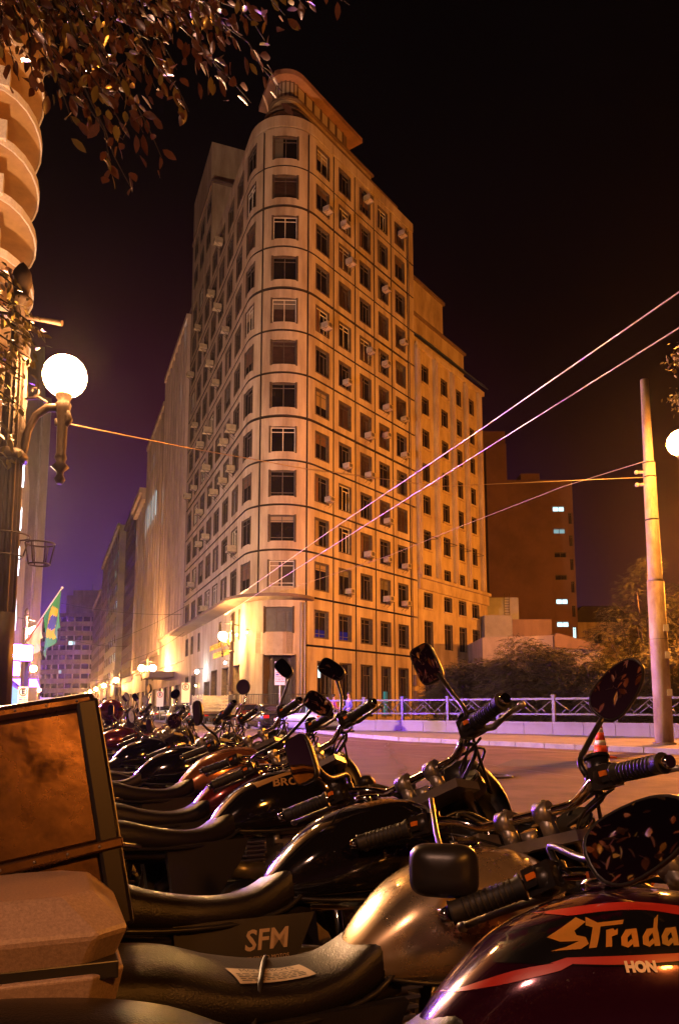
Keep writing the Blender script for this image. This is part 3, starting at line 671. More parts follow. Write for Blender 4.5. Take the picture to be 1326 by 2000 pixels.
tE, w = row_building('office_building', 'black curtain-wall block between two stone buildings on the avenue', -80.6, -104, 36.0, 10, 11, 6, mat('black_cladding', (.05, .04, .05), .5, world=True, var=.3, vscale=.5), .6, .55, litp=.04, seed=13)
tF, w = row_building('office_building', 'pale block with stacked lit windows beyond the black one', -104.2, -136, 37.0, 6, 9, 6, M_pale, .62, .5, litp=.6, litm=(E_cool, E_cool2), seed=17, off=1.2)
tG, w = row_building('office_building', 'grey stepped block far down the avenue', -136.4, -170, 40.0, 8, 11, 6, M_pink2, .5, .5, litp=.05, litm=(E_warm, E_cool2), seed=19, off=.5)
MB().b2(4, 12, 1, 8, 40, 45).build('roof_block', M_pink2, tG)
tH, w = row_building('office_building', 'farthest visible pale block on the right of the avenue', -170.5, -215, 34.0, 9, 9, 6, M_grey, .5, .5, litp=.08, litm=(E_warm, E_cool2), seed=23, off=.6)
# end of the avenue: rounded block with ribbon windows and a roof tower
P = at(150, 1385, 262); tI = thing('end_building', 'wide rounded building with ribbon windows closing the far end of the avenue', 'building', (P.x, P.y, .0))
def arcslab(r, z0, z1, y0=30, a0=200, a1=340):
    return [(r*cos(rad(a)), y0+r*sin(rad(a))) for a in range(a0, a1+1, 10)], z0, z1
for k in range(10):
    p_, z0_, z1_ = arcslab(28, k*3.4, k*3.4+1.7); MB().slab(p_, z0_, z1_).build('wall', M_grey, tI)
    p_, z0_, z1_ = arcslab(27.6, k*3.4+1.7, k*3.4+3.4); MB().slab(p_, z0_, z1_).build('ribbon_window', M_glass, tI)
    for a in range(204, 337, 6): MB().box((27.75*cos(rad(a)), 30+27.75*sin(rad(a)), k*3.4+2.55), (.4, .4, 1.68), rz=rad(a)).build('mullion', M_grey, tI)
MB().b2(-9, 7, 10, 24, 34, 43).b2(-7, 5, 11, 23, 43, 45).b2(-12, 9, 8, 26, 34, 36).build('roof_tower', M_grey, tI)
for x, z, m in ((-4.5, 23.8, E_cool), (-3.2, 23.8, E_cool2), (12, 10.2, E_cool2), (-8, 13.6, E_cool2)):
    y = 30-sqrt(27.9**2-x*x)-.3; MB().b2(x, x+1.3 if m is E_cool else x+1, y-.1, y, z+.1, z+1.3).build('lit_window', m, tI)
MB().tube([(-2, 17, 45), (-2, 17, 49)], .1, 5).tube([(1, 17, 45), (1, 17, 48)], .08, 5).build('antenna', M_black, tI)
# ================================================================== left-hand side of the avenue
def leftline(Y, s=0.): return Vector((-2.9-s-.385*Y, Y))
# near building with curved balconies
q = leftline(37, 2.0); tJ = thing('balcony_building', 'tower with a stack of white-edged curved balconies at the left edge', 'building', (q.x, q.y, .12), atan2(.93, -.36))
# local x runs away along the avenue, -y is the street side once turned
M_under = mat('balcony_soffit', (.42, .27, .13), .8, var=.3, vscale=1)
MB().b2(-8, 14, 0, 14, 0, 62).build('wall', M_under, tJ)
for k in range(17):
    z = 6+k*3.15; pts = []
    for i in range(13):
        a = pi*i/12; pts.append((3.0-4.2*cos(a), -.0-2.5*sin(a)))
    MB().slab(pts[::-1], z, z+.18).build('balcony_slab', M_under, tJ)
    rr = []
    for x, y in pts: rr.append([(x, y-.02, z-.05), (x, y-.02, z+.42), (x*.985+.05, y*.97, z+.42), (x*.985+.05, y*.97, z-.05)])
    MB().rings(rr, 0, False).build('balcony_parapet', M_white, tJ)
    MB().b2(1.0, 2.0, -.02, .3, z+.2, z+2.4).build('balcony_door', M_dark, tJ)
    MB().b2(-1.2, -.5, -.9, 0, z+.2, z+1.3).build('partition', M_white, tJ)
# lit commercial front with round white signs, violet light
q = leftline(50, -.2); tK = thing('shop_building', 'building with glowing round white signs and violet light, behind the near lamp post', 'building', (q.x, q.y, .12), atan2(.93, -.36))
MB().b2(0, 20, .3, 12, 0, 22).build('wall', M_grey, tK)
E_viol = glow('violet_sign_light', (.30, .10, 1.0), 16.); E_disc = glow('white_sign_disc', (.75, .85, 1.0), 8.)
for k, z in enumerate((4.4, 7.4, 8.4, 11.6, 14.6, 18.0)): MB().cyl((2.0, .28, z), (2.0, .1, z), [.6, 1.1, .5, 1.2, .9, 1.1][k], n=20).build('round_sign', E_disc, tK)
MB().b2(1, 18, -1.6, .2, 3.1, 3.3).build('canopy', M_brown, tK); MB().b2(1.2, 17.8, -1.5, .0, 3.0, 3.08).build('light_strip', E_viol, tK)
MB().b2(4, 16, .15, .28, 3.5, 5.0).build('lit_fascia', E_viol, tK); MB().b2(5, 15, .1, .14, 3.9, 4.5).build('sign_lettering', E_disc, tK)
MB().b2(1.5, 17.5, .2, .29, .6, 2.7).build('shop_window', glow('blue_shop_window', (.35, .55, 1.0), 1.6), tK)
SG = thing('lit_shop_sign', 'violet neon shop sign glowing behind the shaft of the near lamp post', 'sign', (-14.3, 31.0, 3.2), rad(66))
MB().b2(-1.8, 1.8, -.12, .12, 0, .75).build('sign_box', M_black, SG); MB().b2(-1.7, 1.7, -.16, -.13, .08, .67).build('sign_face', glow('violet_neon', (.26, .06, 1.0), 1700.), SG); MB().b2(-1.7, -1.6, -.1, .1, -3.1, 0).build('support', M_black, SG); MB().b2(1.6, 1.7, -.1, .1, -3.1, 0).build('support', M_black, SG)
q = leftline(84, 0); tL = thing('office_tower', 'slim grey tower on the left of the avenue behind the lamp post', 'building', (q.x, q.y, .12), atan2(.93, -.36))
wall_with_windows(tL, 24, 44, [(a, a+.8, z, z+1.7) for a in (1.5, 4.5, 7.5, 14, 18, 21) for z in range(5, 42, 4)], M_grey, 12, litf=lambda a, b, c, d: E_cool2 if (a > 6 and a < 9 and c in (17, 5)) else None)
MB().b2(10.5, 12.5, -.9, 0, 0, 42).build('pilaster', M_grey, tL)
q = leftline(125, 0); tM = thing('office_tower', 'low dim block farther down the left side of the avenue', 'building', (q.x, q.y, .12), atan2(.93, -.36))
wall_with_windows(tM, 60, 14, [(a, a+2, z, z+1.6) for a in range(3, 57, 5) for z in (4, 8, 11)], M_grey, 12)
# ================================================================== low wall and fence on the right
wl = [(-.6, 37.4), (3.0, 35.6), (12.5, 27.0), (22.5, 17.9)]
LW = thing('low_wall', 'low pale concrete block wall under the zigzag railing', 'wall', (wl[0][0], wl[0][1], .13))
for a, b in zip(wl[:-1], wl[1:]):
    a = Vector(a); b = Vector(b); L = (b-a).length; k = round(L/1.3); d = (b-a)/k; ang = atan2(d.y, d.x)
    m1 = MB().box((0, 0, 0), (d.length-.02, .32, .40)).mesh('block', M_conc); m2 = MB().box((0, 0, 0), (d.length-.015, .40, .10)).mesh('coping', M_conc)
    for i in range(k):
        c = a+d*(i+.5); mo('block', m1, LW, (c.x-wl[0][0], c.y-wl[0][1], .20), ang); mo('coping', m2, LW, (c.x-wl[0][0], c.y-wl[0][1], .455+random.uniform(-.003, .003)), ang)
M_rail = mat('grey_painted_rail', (.12, .11, .13), .45, metal=.2, var=.3, vscale=5)
FN = thing('fence', 'metal railing with a zigzag lattice between square posts on the low wall', 'fence', (wl[0][0], wl[0][1], .63))
fi = 0
for (a, b) in zip(wl[:-1], wl[1:]):
    a = Vector(a); b = Vector(b); L = (b-a).length; k = round(L/2.35); d = (b-a)/k; ang = atan2(d.y, d.x); l = d.length
    post = MB().box((0, 0, .52), (.12, .12, 1.06)).box((0, 0, 1.075), (.16, .16, .06)).mesh('post', M_rail)
    rail = MB().b2(.06, l-.06, -.03, .03, .90, .98).mesh('top_rail', M_rail); rail2 = MB().b2(.06, l-.06, -.03, .03, .28, .35).mesh('bottom_rail', M_rail)
    zz = []
    def strut(x0, z0, x1, z1): return MB().tube([(x0, 0, z0), (x1, 0, z1)], .028, 4).mesh('lattice_bar', M_rail)
    zz = [strut(.08, .88, l*.30, .37), strut(l*.25, .37, l*.5, .88), strut(l*.5, .88, l*.75, .37), strut(l*.70, .37, l-.08, .88), strut(l*.35, .37, l*.53, .72), strut(l*.14, .37, l*.22, .55), strut(l*.62, .37, l*.45, .72), strut(l*.86, .37, l*.79, .55)]
    for i in range(k+1):
        c = a+d*i
        if i < k or b == Vector(wl[-1]): mo('post', post, FN, (c.x-wl[0][0], c.y-wl[0][1], 0), ang)
        if i < k:
            for me in [rail, rail2]+zz: mo(me.name.split('.')[0], me, FN, (c.x-wl[0][0], c.y-wl[0][1], 0), ang)
# ================================================================== utility pole
B = at(1297, 1452, 22); B.z = .13; Tp = at(1257, 742, 22)
UP = thing('utility_pole', 'tall leaning steel pole with rust stains and wire clamps at the right edge', 'pole', B)
D = Tp-B; hgt = D.length
pm_ = mat('rust_stained_steel_pole', (.46, .36, .27), .6, metal=.1, var=.8, vscale=1.6, vcol=(.12, .05, .03), bump=.3, bscale=25, stretch=(1, 1, .5))
MB().tube([(0, 0, 0), D*.25, D*.43], [.26, .25, .24], 20).build('lower_shaft', pm_, UP)
MB().tube([D*.43, D*.44, D*.76], [.245, .205, .18], 20).build('middle_shaft', pm_, UP); MB().tube([D*.76, D*.765, D], [.185, .15, .12], 20).build('upper_shaft', pm_, UP)
for f in (.43, .60, .76, .72, .275): 
    MB().torus(tuple(D*f), .25-.12*f+.01, .025, 'Z', 20, 6).build('clamp', M_black, UP)
for f in (.735, .70): MB().tube([D*f, D*f+Vector((-.35, .05, .0))], .05, 8).sph(tuple(D*f+Vector((-.38, .05, 0))), .07, 8).build('insulator', M_grey, UP)
for z in (2.6, 1.5, 3.4): MB().box((.12, -.26, z), (.14, .04, .2)).build('torn_poster', M_white, UP)
MB().torus((0, 0, .02), .28, .05, 'Z', 20, 6).build('base_collar', M_brown, UP)
# ================================================================== wires
M_wire = mat('bright_copper_wire', (.55, .42, .40), .3, metal=.6); M_wire2 = mat('steel_span_wire', (.45, .33, .26), .4, metal=.5)
def wire(name, label, pts, r, m, grp=None, sag=0):
    P = [Vector(p) for p in pts]; o = []
    for a, b in zip(P[:-1], P[1:]):
        for i in range(12): f = i/12; q = a.lerp(b, f); q.z -= sag*4*f*(1-f); o.append(q)
    o.append(P[-1]); ob = MB().tube(o, r, 5).build(name, m); return tag(ob, label, 'wire', grp)
A1 = at(1326, 570, 8.1); dw = Vector((-.36, 1, 0)).normalized()
def ext(P, pxy, Y): return at(pxy[0], pxy[1], Y)
wire('trolley_wire', 'upper of the two thick trolley wires slanting down across the facade', [A1+(A1-at(640, 1050, 22.5))*.25, A1, at(940, 838, 13), at(640, 1040, 22.5), at(470, 1160, 40)], .011, M_wire)
A2 = at(1326, 640, 9.0)
wire('trolley_wire', 'lower of the two thick trolley wires slanting down across the facade', [A2+(A2-at(610, 1100, 25))*.25, A2, at(940, 882, 14), at(620, 1085, 24), at(440, 1200, 44)], .011, M_wire)
for (x, y, Y, k) in ((790, 940, 17.3, 1), (765, 958, 18, 1), (855, 898, 15.2, 1)):
    pass
lp0 = at(120, 825, 9); lp1 = at(1262, 932, 22)+Vector((0, 0, 0))
wire('span_wire', 'thin wire stretched from the near lamp post across the facade to the pole', [lp0, at(370, 875, 13), at(600, 916, 16), at(860, 950, 18.5), lp1], .010, M_wire2)
wire('span_wire', 'short thin wire dropping left from the upper clamp of the leaning pole', [at(1255, 902, 22), at(1100, 950, 27), at(920, 1020, 34), at(760, 1085, 42), at(520, 1165, 50.5)], .012, M_wire2)
for k, (a, b, c, d) in enumerate(((120, 1178, 355, 1200), (110, 1240, 250, 1262), (190, 1262, 370, 1180), (250, 1290, 360, 1235), (180, 1330, 360, 1290))):
    tag(wire('overhead_wire', '', [at(a, b, 60), at(c, d, 62)], .02, M_black, 'thin wires over the far avenue', sag=.3), ['topmost thin dark wire across the far avenue, level with the top of the flag', 'thin dark wire over the far avenue just below the flag', 'steep thin dark wire rising to the corner building', 'short steep wire above the awning of the pilastered building', 'lowest thin dark wire over the far avenue'][k], 'wire')
# ================================================================== traffic cone
C0 = at(1173, 1478, 18); C0.z = .0
cn_ = thing('traffic_cone', 'orange and white banded traffic cone on the road near the kerb', 'cone', C0)
M_or = mat('orange_plastic', (.75, .075, .015), .5); M_refl = mat('white_reflective_band', (.75, .73, .70), .4)
MB().box((0, 0, .02), (.56, .56, .04)).build('base', M_or, cn_, bevel=.01)
hh = .87
def cr(z): return .185-.15*(z/hh)
for z0_, z1_, m in ((.04, .30, M_or), (.30, .42, M_refl), (.42, .60, M_or), (.60, .70, M_refl), (.70, hh, M_or)):
    MB().lathe([(cr(z0_), z0_), (cr(z1_), z1_)], 20).build('band', m, cn_)
# ================================================================== ornate lamp posts
M_iron = mat('dark_bronze_paint', (.07, .045, .04), .5, metal=.3, var=.3, vscale=4, bump=.1, bscale=40)
def scroll(cx, cz, r, a0, a1, n, sgn=1):
    return [(cx+r*(1-.62*i/n)*cos(a0+(a1-a0)*i/n)*sgn, 0, cz+r*(1-.62*i/n)*sin(a0+(a1-a0)*i/n)) for i in range(n+1)]
def lamp_post(name, label, loc, rz, H, arms=(1,), E=E_sod, R=.26, det=True, group=None, gr=1.):
    """H is the height of the globe's centre"""
    t = thing(name, label, 'street lamp', loc, rz, group)
    MB().lathe([(.30, 0), (.30, .12), (.26, .16), (.26, .75), (.22, .82), (.24, .88), (.19, .95), (.165, 1.05)], 16).build('base', M_iron, t)
    MB().lathe([(.165, 1.05), (.155, 2.2)], 24, flute=.14).build('shaft', M_iron, t)
    MB().lathe([(.155, 2.2), (.14, H-1.1)], 32 if det else 12, flute=.14 if det else 0, smooth=False).build('shaft', M_iron, t)
    MB().lathe([(.19, H-1.12), (.20, H-1.05), (.17, H-1.0), (.15, H-.98)], 16).build('collar', M_iron, t)
    MB().lathe([(.145, H-.98), (.13, H+.15)], 32 if det else 10, flute=.14 if det else 0, smooth=False).build('shaft', M_iron, t)
    MB().lathe([(.12, H+.15), (.17, H+.2), (.17, H+.25), (.10, H+.32), (.08, H+.95), (.14, H+1.0), (.15, H+1.05), (.09, H+1.1), (.10, H+1.18), (.13, H+1.3), (.11, H+1.42), (.05, H+1.52), (.01, H+1.56)], 14).build('finial', M_iron, t)
    MB().tube([(-.55, 0, H+.92), (.55, 0, H+.72)], [.015, .04], 8).build('cross_bar', M_iron, t)
    for s in arms:
        ax = .62*s
        m = MB()
        m.tube([(.12*s, 0, H-1.15), (.16*s, 0, H-.95), (.19*s, 0, H-.72), (.28*s, 0, H-.52), (.42*s, 0, H-.42), (.56*s, 0, H-.42), (.66*s, 0, H-.48), (.70*s, 0, H-.58), (.64*s, 0, H-.68), (.55*s, 0, H-.64), (.54*s, 0, H-.57)], [.045, .045, .045, .05, .055, .06, .055, .05, .04, .035, .03], 8)
        m.tube([(.14*s, 0, H-.30), (.30*s, 0, H-.28), (.42*s, 0, H-.36)], .018, 6); m.tube(scroll(.24*s, H-.20, .07, -1.6, 3.4, 12, s), .014, 6)
        m.build('arm', M_iron, t)
        MB().lathe([(.035, H-1.42), (.07, H-1.36), (.04, H-1.30), (.045, H-1.26), (.11, H-1.20), (.055, H-1.14), (.075, H-1.08), (.06, H-1.02), (.065, H-.60), (.085, H-.45), (.10, H-.38), (.07, H-.34), (.10, H-.27), (.11, H-.23)], 14).build('pendant', M_iron, t, (ax, 0, 0))
        MB().sph((0, 0, 0), R*gr, 20).build('globe', E, t, (ax, 0, H))
    return t
gl = at(112, 735, 9); bx = at(32, 900, 9)
L1 = lamp_post('street_lamp', 'near ornate fluted lamp post at the left edge with bright globe and flower rings', (bx.x-.06, 9.0, .12), 0, gl.z-.12, (1,), glow('near_sodium_globe', (1.0, .47, .14), 260.), .27)
for (c, R_, z) in (((0, 0), .27, 3.16), ((.42, 0), .17, 3.06)):
    m = MB(); m.torus((c[0], c[1], z), R_, .012, 'Z', 24, 5); m.torus((c[0], c[1], z-.26), R_*.72, .012, 'Z', 24, 5)
    for k in range(6): a = k*pi/3+.3; m.tube([(c[0]+R_*cos(a), c[1]+R_*sin(a), z), (c[0]+R_*.72*cos(a), c[1]+R_*.72*sin(a), z-.26)], .009, 5)
    m.build('flower_ring', M_iron, L1)
gg = 'row of sodium lamps on the right of the avenue'
gf = at(438, 1243, 50.5); bf = at(453, 1300, 50.5)
lamp_post('street_lamp', 'ornate lamp post glowing in front of the shutters of the corner building', (bf.x, 50.3, .13), 0, gf.z-.13, (-1,), E_sod, .30)
ylist = [84, 118, 146, 172, 198, 224, 250, 276, 302, 330]
lbl = ['lamp post with twin globes by the awning of the pilastered building', 'lamp post glowing below the building with the sloping roofline', 'third lamp of the receding right-hand row, starred glow', 'fourth lamp of the receding right-hand row', 'fifth lamp of the receding right-hand row', 'sixth lamp of the receding right-hand row, close to the vanishing point']
for i, Y in enumerate(ylist):
    p = street(Y, 2.2); lamp_post('street_lamp', lbl[i] if i < 6 else 'pinpoint lamp at the far end of the right-hand row', (p.x, p.y, .13), 0, 5.6, (-1, 1) if i == 0 else (-1,), E_sod_far, .36, False, gg)
glf = 'row of sodium lamps on the left of the avenue'
for i, (px, py) in enumerate(((66, 1308), (73, 1332), (77, 1349))):
    Y = [84, 120, 160][i]; g0 = at(px, py, Y); lamp_post('street_lamp', ['nearest of the three small lamps on the left pavement under the flags', 'middle of the three small lamps on the left pavement', 'farthest of the three small lamps on the left pavement, above the slatted truck'][i], (g0.x-.62, Y, .12), 0, g0.z, (1,), E_sod_far, .34, False, glf)
g0 = at(70, 1238, 47); lamp_post('street_lamp', 'blown-out lamp on the left pavement just under the white flag', (g0.x-.62, 47, .12), 0, g0.z, (1,), glow('sodium_globe_flag', (1, .62, .35), 700.), .36, False)
# tall lamps of the square, at the right edge and outside the picture; they light the facade, the road and the motorcycles; the unseen square and tall pale ones are added for it
def tall_lamp(label, x, y, H, E, R, dx=-1.0, name='street_lamp'):
    t = thing(name, label, 'street lamp', (x, y, .13))
    MB().lathe([(.16, 0), (.16, .6), (.11, .7), (.08, H-.6)], 14).build('shaft', M_iron, t)
    MB().tube([(0, 0, H-.65), (dx*.3, 0, H-.3), (dx, 0, H-.3), (dx, 0, H-.2)], .035, 8).build('arm', M_iron, t)
    MB().lathe([(.07, -R-.12), (.12, -R*.9)], 12).build('neck', M_iron, t, (dx, 0, H)); MB().sph((0, 0, 0), R, 16).build('globe', E, t, (dx, 0, H)); return t
gr_ = at(1328, 865, 20); tall_lamp('tall lamp with a white-hot globe cut by the right edge', gr_.x+.95, 20, gr_.z-.13, glow('right_sodium_globe', (1.0, .38, .06), 420.), .36, -.95)
SOD = (1.0, .285, .024)
tall_lamp('unseen tall sodium lamp added in the square beyond the right edge', 19.6, 34, 9, glow('added_square_globe', SOD, 6600.), .40)
tall_lamp('unseen tall sodium lamp added on the square far beyond the right edge', 36, 54, 9, glow('added_square_globe', SOD, 5200.), .40)
tall_lamp('unseen tall pale lamp added on the left pavement outside the picture', -13.5, 23, 8, glow('added_pale_globe', (1.0, .56, .28), 7400.), .36, 1.)
tall_lamp('sodium lamp behind the photographer', 4.0, -5, 5.5, glow('rear_sodium_globe', (1.0, .32, .04), 330.), .30, -1.)
tall_lamp('pale lamp on the near pavement, left of the photographer', -3.4, -2.2, 4.6, glow('near_pale_globe', (1.0, .50, .32), 270.), .22, .8)
# ================================================================== signs
M_signw = mat('white_sign_plate', (.62, .58, .56), .5); M_red = mat('sign_red', (.45, .015, .01), .5); M_ink = mat('sign_black', (.012, .012, .012), .5); M_blue = mat('sign_blue', (.03, .05, .3), .5)
def park_sign(label, px, py, Y, h, w, post=True, rz=0., small=False, base=.13):
    c = at(px, py, Y); t = thing('parking_sign', label, 'sign', (c.x, Y, base), rz); z = c.z-base
    MB().tube([(0, .05, 0), (0, .05, z+h/2)], .035, 8).build('post', M_alu, t)
    MB().b2(-w/2, w/2, -.015, .015, z-h/2, z+h/2).build('plate', M_signw, t, bevel=.004)
    r = w*.38; cz = z+h/2-w*.5
    MB().torus((0, -.017, cz), r, r*.13, 'Y', 28, 4).build('ring', M_red, t)
    me = text_mesh('E', r*1.75, .003, .012); me.materials.clear(); me.materials.append(M_ink)
    o = mo('letter', me, t, (0, -.022, cz)); o.rotation_euler = (pi/2, 0, 0)
    if not small:
        q = MB(); zz = cz-w*.62; rr = random.Random(8)
        for k in range(6):
            x = -w*.4
            while x < w*.38:
                l = rr.uniform(.04, .13)*w*1.5; q.b2(x, min(x+l, w*.42), -.019, -.016, zz-k*w*.17, zz-k*w*.17+w*.075); x += l+w*.045
        q.build('small_print', M_red, t)
        MB().b2(-w*.4, -w*.1, -.022, -.019, zz-w*.04-w*.17, zz+w*.1-w*.17).build('pictogram', M_blue, t)
    return t
park_sign('white parking sign with a ringed E on a post before the corner doorway', 547, 1315, 43, 1.36, .60)
park_sign('small ringed E sign beside the pale wall left of the truck', 363, 1353, 56, 1.5, .62, small=True)
park_sign('small ringed E sign under the awning of the pilastered building', 313, 1365, 64, 1.3, .58, small=True)
park_sign('ringed E sign at the left edge beside the lamp post base', 46, 1360, 27, .68, .36, base=.12)
# ================================================================== flags
fb = at(45, 1262, 45); ft = at(122, 1148, 43)
FP = thing('flagpole', 'slanting flagpole on the left of the avenue above the blown-out lamp', 'flagpole', fb)
MB().tube([(0, 0, 0), ft-fb], [.06, .03], 8).sph(tuple(ft-fb), .08, 8).build('staff', M_white, FP); MB().b2(-.9, .1, -.1, .3, -.3, .1).build('bracket', M_iron, FP)
def flag(a, b, drop, fn, name, label, seed, n=18):
    D_ = b-a; m = MB(); vs = []; rr = random.Random(seed); k = n
    for i in range(k+1):
        for j in range(k+1):
            u, v = i/k, j/k; p = D_*u+Vector((.12*v+.14*sin(9*u+3*v)*v, .26*sin(11*u+2*v)*v, -drop*v*(1-.15*u)))
            vs.append(p)
    fs = []; ms = []
    for i in range(k):
        for j in range(k): fs.append((i*(k+1)+j, (i+1)*(k+1)+j, (i+1)*(k+1)+j+1, i*(k+1)+j+1)); ms.append(fn((i+.5)/k, (j+.5)/k))
    m.v = [tuple(v) for v in vs]; m.f = fs; m.m = ms; m.sm = [True]*len(fs)
    return m
def brz(u, v):
    d = abs(u-.5)/.44+abs(v-.5)/.42; r = ((u-.5)**2+((v-.5)*1.2)**2)**.5
    return 2 if r < .17 else (1 if d < 1 else 0)
cl = lambda n, c: mat(n, c, .7)
a = fb.lerp(ft, .55); b = fb.lerp(ft, .97)
o = flag(a, b, 2.6, brz, '', '', 1).build('flag', [cl('flag_green', (.02, .25, .06)), cl('flag_yellow', (.6, .45, .02)), cl('flag_blue', (.03, .05, .35))], None, a); tag(o, 'green flag with a yellow lozenge and blue disc hanging from the slanting pole', 'flag')
a = fb.lerp(ft, .12); b = fb.lerp(ft, .52)
o = flag(a, b, 1.5, lambda u, v: 1 if v < .12 else 0, '', '', 2).build('flag', [cl('flag_white', (.75, .72, .72)), cl('flag_red', (.5, .04, .04))], None, a); tag(o, 'white flag with a red edge hanging over the blown-out lamp', 'flag')
# ================================================================== trees
def leaf_mesh(l, w, m, fold=.18):
    mb = MB(); pts = [(0, 0, 0), (.25, .40, .0), (.55, .5, 0), (.82, .28, 0), (1, 0, -.06), (.82, -.28, 0), (.55, -.5, 0), (.25, -.40, 0)]
    mid = [(0, 0, 0), (.3, 0, -fold*w/l), (.6, 0, -fold*w/l), (1, 0, -.06)]
    v = [(x*l, y*w, abs(y)*fold*w-x*x*.12*l) for x, y, z in pts]+[(.3*l, 0, -.012*l), (.62*l, 0, -.05*l)]
    mb.add(v, [(0, 8, 1), (1, 8, 9, 2), (2, 9, 4, 3), (4, 9, 6, 5), (6, 9, 8, 7), (7, 8, 0)], 0, True)
    return mb
def place_leaf(mb, P, d, up, l, w, rr):
    d = d.normalized(); s = d.cross(up)
    if s.length < .05: s = Vector((1, 0, 0))
    s.normalize(); n = s.cross(d)
    T = Matrix((( d.x, s.x, n.x, P.x), (d.y, s.y, n.y, P.y), (d.z, s.z, n.z, P.z), (0, 0, 0, 1)))
    return T
M_leaf = mat('glossy_dark_leaf', (.13, .050, .022), .30, spec=.6, var=.4, vscale=9, coat=.2)
M_leaf2 = mat('green_gold_leaf', (.20, .15, .03), .4, spec=.5, var=.3, vscale=9)
M_twig = mat('dark_twig', (.035, .025, .02), .8); M_bark = mat('rough_bark', (.07, .05, .04), .9, bump=.6, bscale=20)
TRK = Vector((-4.6, 3.2, 0))
TR1 = thing('overhanging_tree', 'tree whose glossy leafy branches hang into the top left of the picture', 'tree', TRK)
MB().tube([(0, 0, 0), (.05, .05, 2), (.1, .2, 4.2), (.6, .5, 5.6), (1.2, .9, 6.6)], [.22, .19, .16, .11, .08], 12).build('trunk', M_bark, TR1)
rl = random.Random(12); LT = []   # transforms of every leaf
hubs = []
# twig tips chosen so that the foliage hangs as in the picture: (px, py, depth)
tips = [(250, 370, 4.4), (318, 308, 4.3), (372, 225, 4.5), (300, 170, 4.6), (545, 180, 4.8), (490, 205, 4.9), (440, 150, 4.9), (235, 250, 4.4), (140, 235, 4.3), (120, 170, 4.2), (30, 150, 4.0), (75, 175, 4.2), (410, 110, 4.7), (520, 75, 5.0), (600, 10, 5.1), (680, 5, 5.2), (200, 130, 4.4), (330, 90, 4.6), (180, 60, 4.3), (60, 60, 4.0), (5, 110, 3.9), (280, 30, 4.5), (400, 30, 4.7), (480, 20, 4.9), (120, 10, 4.2), (20, 0, 3.9), (350, 140, 4.6), (265, 215, 4.4), (210, 190, 4.35), (170, 120, 4.3), (90, 100, 4.1), (250, 100, 4.4), (460, 90, 4.8), (555, 30, 5.0), (0, 20, 3.9), (140, 75, 4.5), (300, 50, 4.8), (230, 10, 4.3), (45, 10, 4.3), (360, 5, 4.6), (430, 60, 4.6), (15, 60, 4.4), (100, 40, 4.6), (190, 20, 4.9), (320, 20, 4.3), (270, 120, 4.9), (380, 70, 5.0), (0, 85, 4.2), (110, 130, 4.6), (180, 165, 4.7), (345, 185, 4.7), (225, 320, 4.4), (290, 265, 4.35)]
root = Vector((-3.0, 4.2, 7.4))
for (px, py, Y) in tips:
    tip = at(px, py, Y); base = tip.lerp(root, .30 if py > 100 else .22)+Vector((rl.uniform(-.1, .1), rl.uniform(-.1, .1), rl.uniform(.0, .12)))
    pts = [base.lerp(tip, f)+Vector((rl.uniform(-.03, .03), rl.uniform(-.03, .03), .10*sin(pi*f))) for f in [i/6 for i in range(7)]]
    hubs.append((pts, base))
    dirv = (tip-base)
    for i in range(26):
        f = rl.uniform(.22, 1.0); k = min(5, int(f*6)); P = pts[k].lerp(pts[k+1], f*6-k)
        off = Vector((rl.gauss(0, .055), rl.gauss(0, .075), rl.gauss(-.01, .045)))
        d = (dirv.normalized()*.6+Vector((rl.uniform(-1, 1), rl.uniform(-1, 1), rl.uniform(-1.3, .25))))
        LT.append((P+off, d, rl.uniform(.075, .125), P))
mb = MB()
for pts, base in hubs:
    mb.tube([root.lerp(base, .0)-TRK if False else base.lerp(root, .5)-TRK, base-TRK]+[p-TRK for p in pts], [.012]+[.010]+[.009-.001*i for i in range(len(pts))], 5)
tag(mb.build('twigs', M_twig, TR1), kind='stuff')
for h_ in range(9):
    tgt = hubs[h_*5][1].lerp(root, .5)-TRK
    MB().tube([(1.2, .9, 6.6), (tgt+Vector((1.2, .9, 6.6)))/2+Vector((0, 0, .2)), tgt], [.07, .035, .012], 7).build('limb', M_bark, TR1)
leaves = [leaf_mesh(1, .46, M_leaf).mesh('leaf', M_leaf), leaf_mesh(1, .52, M_leaf, .3).mesh('leaf', M_leaf), leaf_mesh(1, .4, M_leaf2, .1).mesh('leaf', M_leaf2)]
def leaf_T(P, d, l, rr):
    d = d.normalized(); up = Vector((rr.uniform(-.7, .7), rr.uniform(-.7, .7), 1)).normalized(); s = d.cross(up); s.normalize(); n = s.cross(d)
    M = Matrix(((d.x, s.x, n.x, 0), (d.y, s.y, n.y, 0), (d.z, s.z, n.z, 0), (0, 0, 0, 1))); return Matrix.Translation(P) @ M @ Matrix.Scale(l, 4)
for (cx_, cy_, cz_, cr_, n_) in ((-3.6, -1.2, 4.6, 1.1, 260), (-2.6, -3.0, 4.0, 1.2, 300), (-4.4, -3.4, 3.4, 1.2, 260), (-1.0, -4.2, 4.4, 1.2, 260), (-3.2, -4.8, 2.6, 1.0, 200), (1.2, -4.4, 4.6, 1.0, 180), (-3.9, -.3, 2.7, .9, 260), (-3.3, -1.9, 2.2, .9, 260), (-4.4, 1.2, 3.0, .8, 160)):
    for i in range(n_):
        P = Vector((cx_+rl.gauss(0, cr_*.5), cy_+rl.gauss(0, cr_*.5), cz_+rl.gauss(0, cr_*.4))); LT.append((P, Vector((rl.uniform(-1, 1), rl.uniform(-1, 1), rl.uniform(-1.3, .2))), rl.uniform(.09, .15), P))
rl.shuffle(LT)
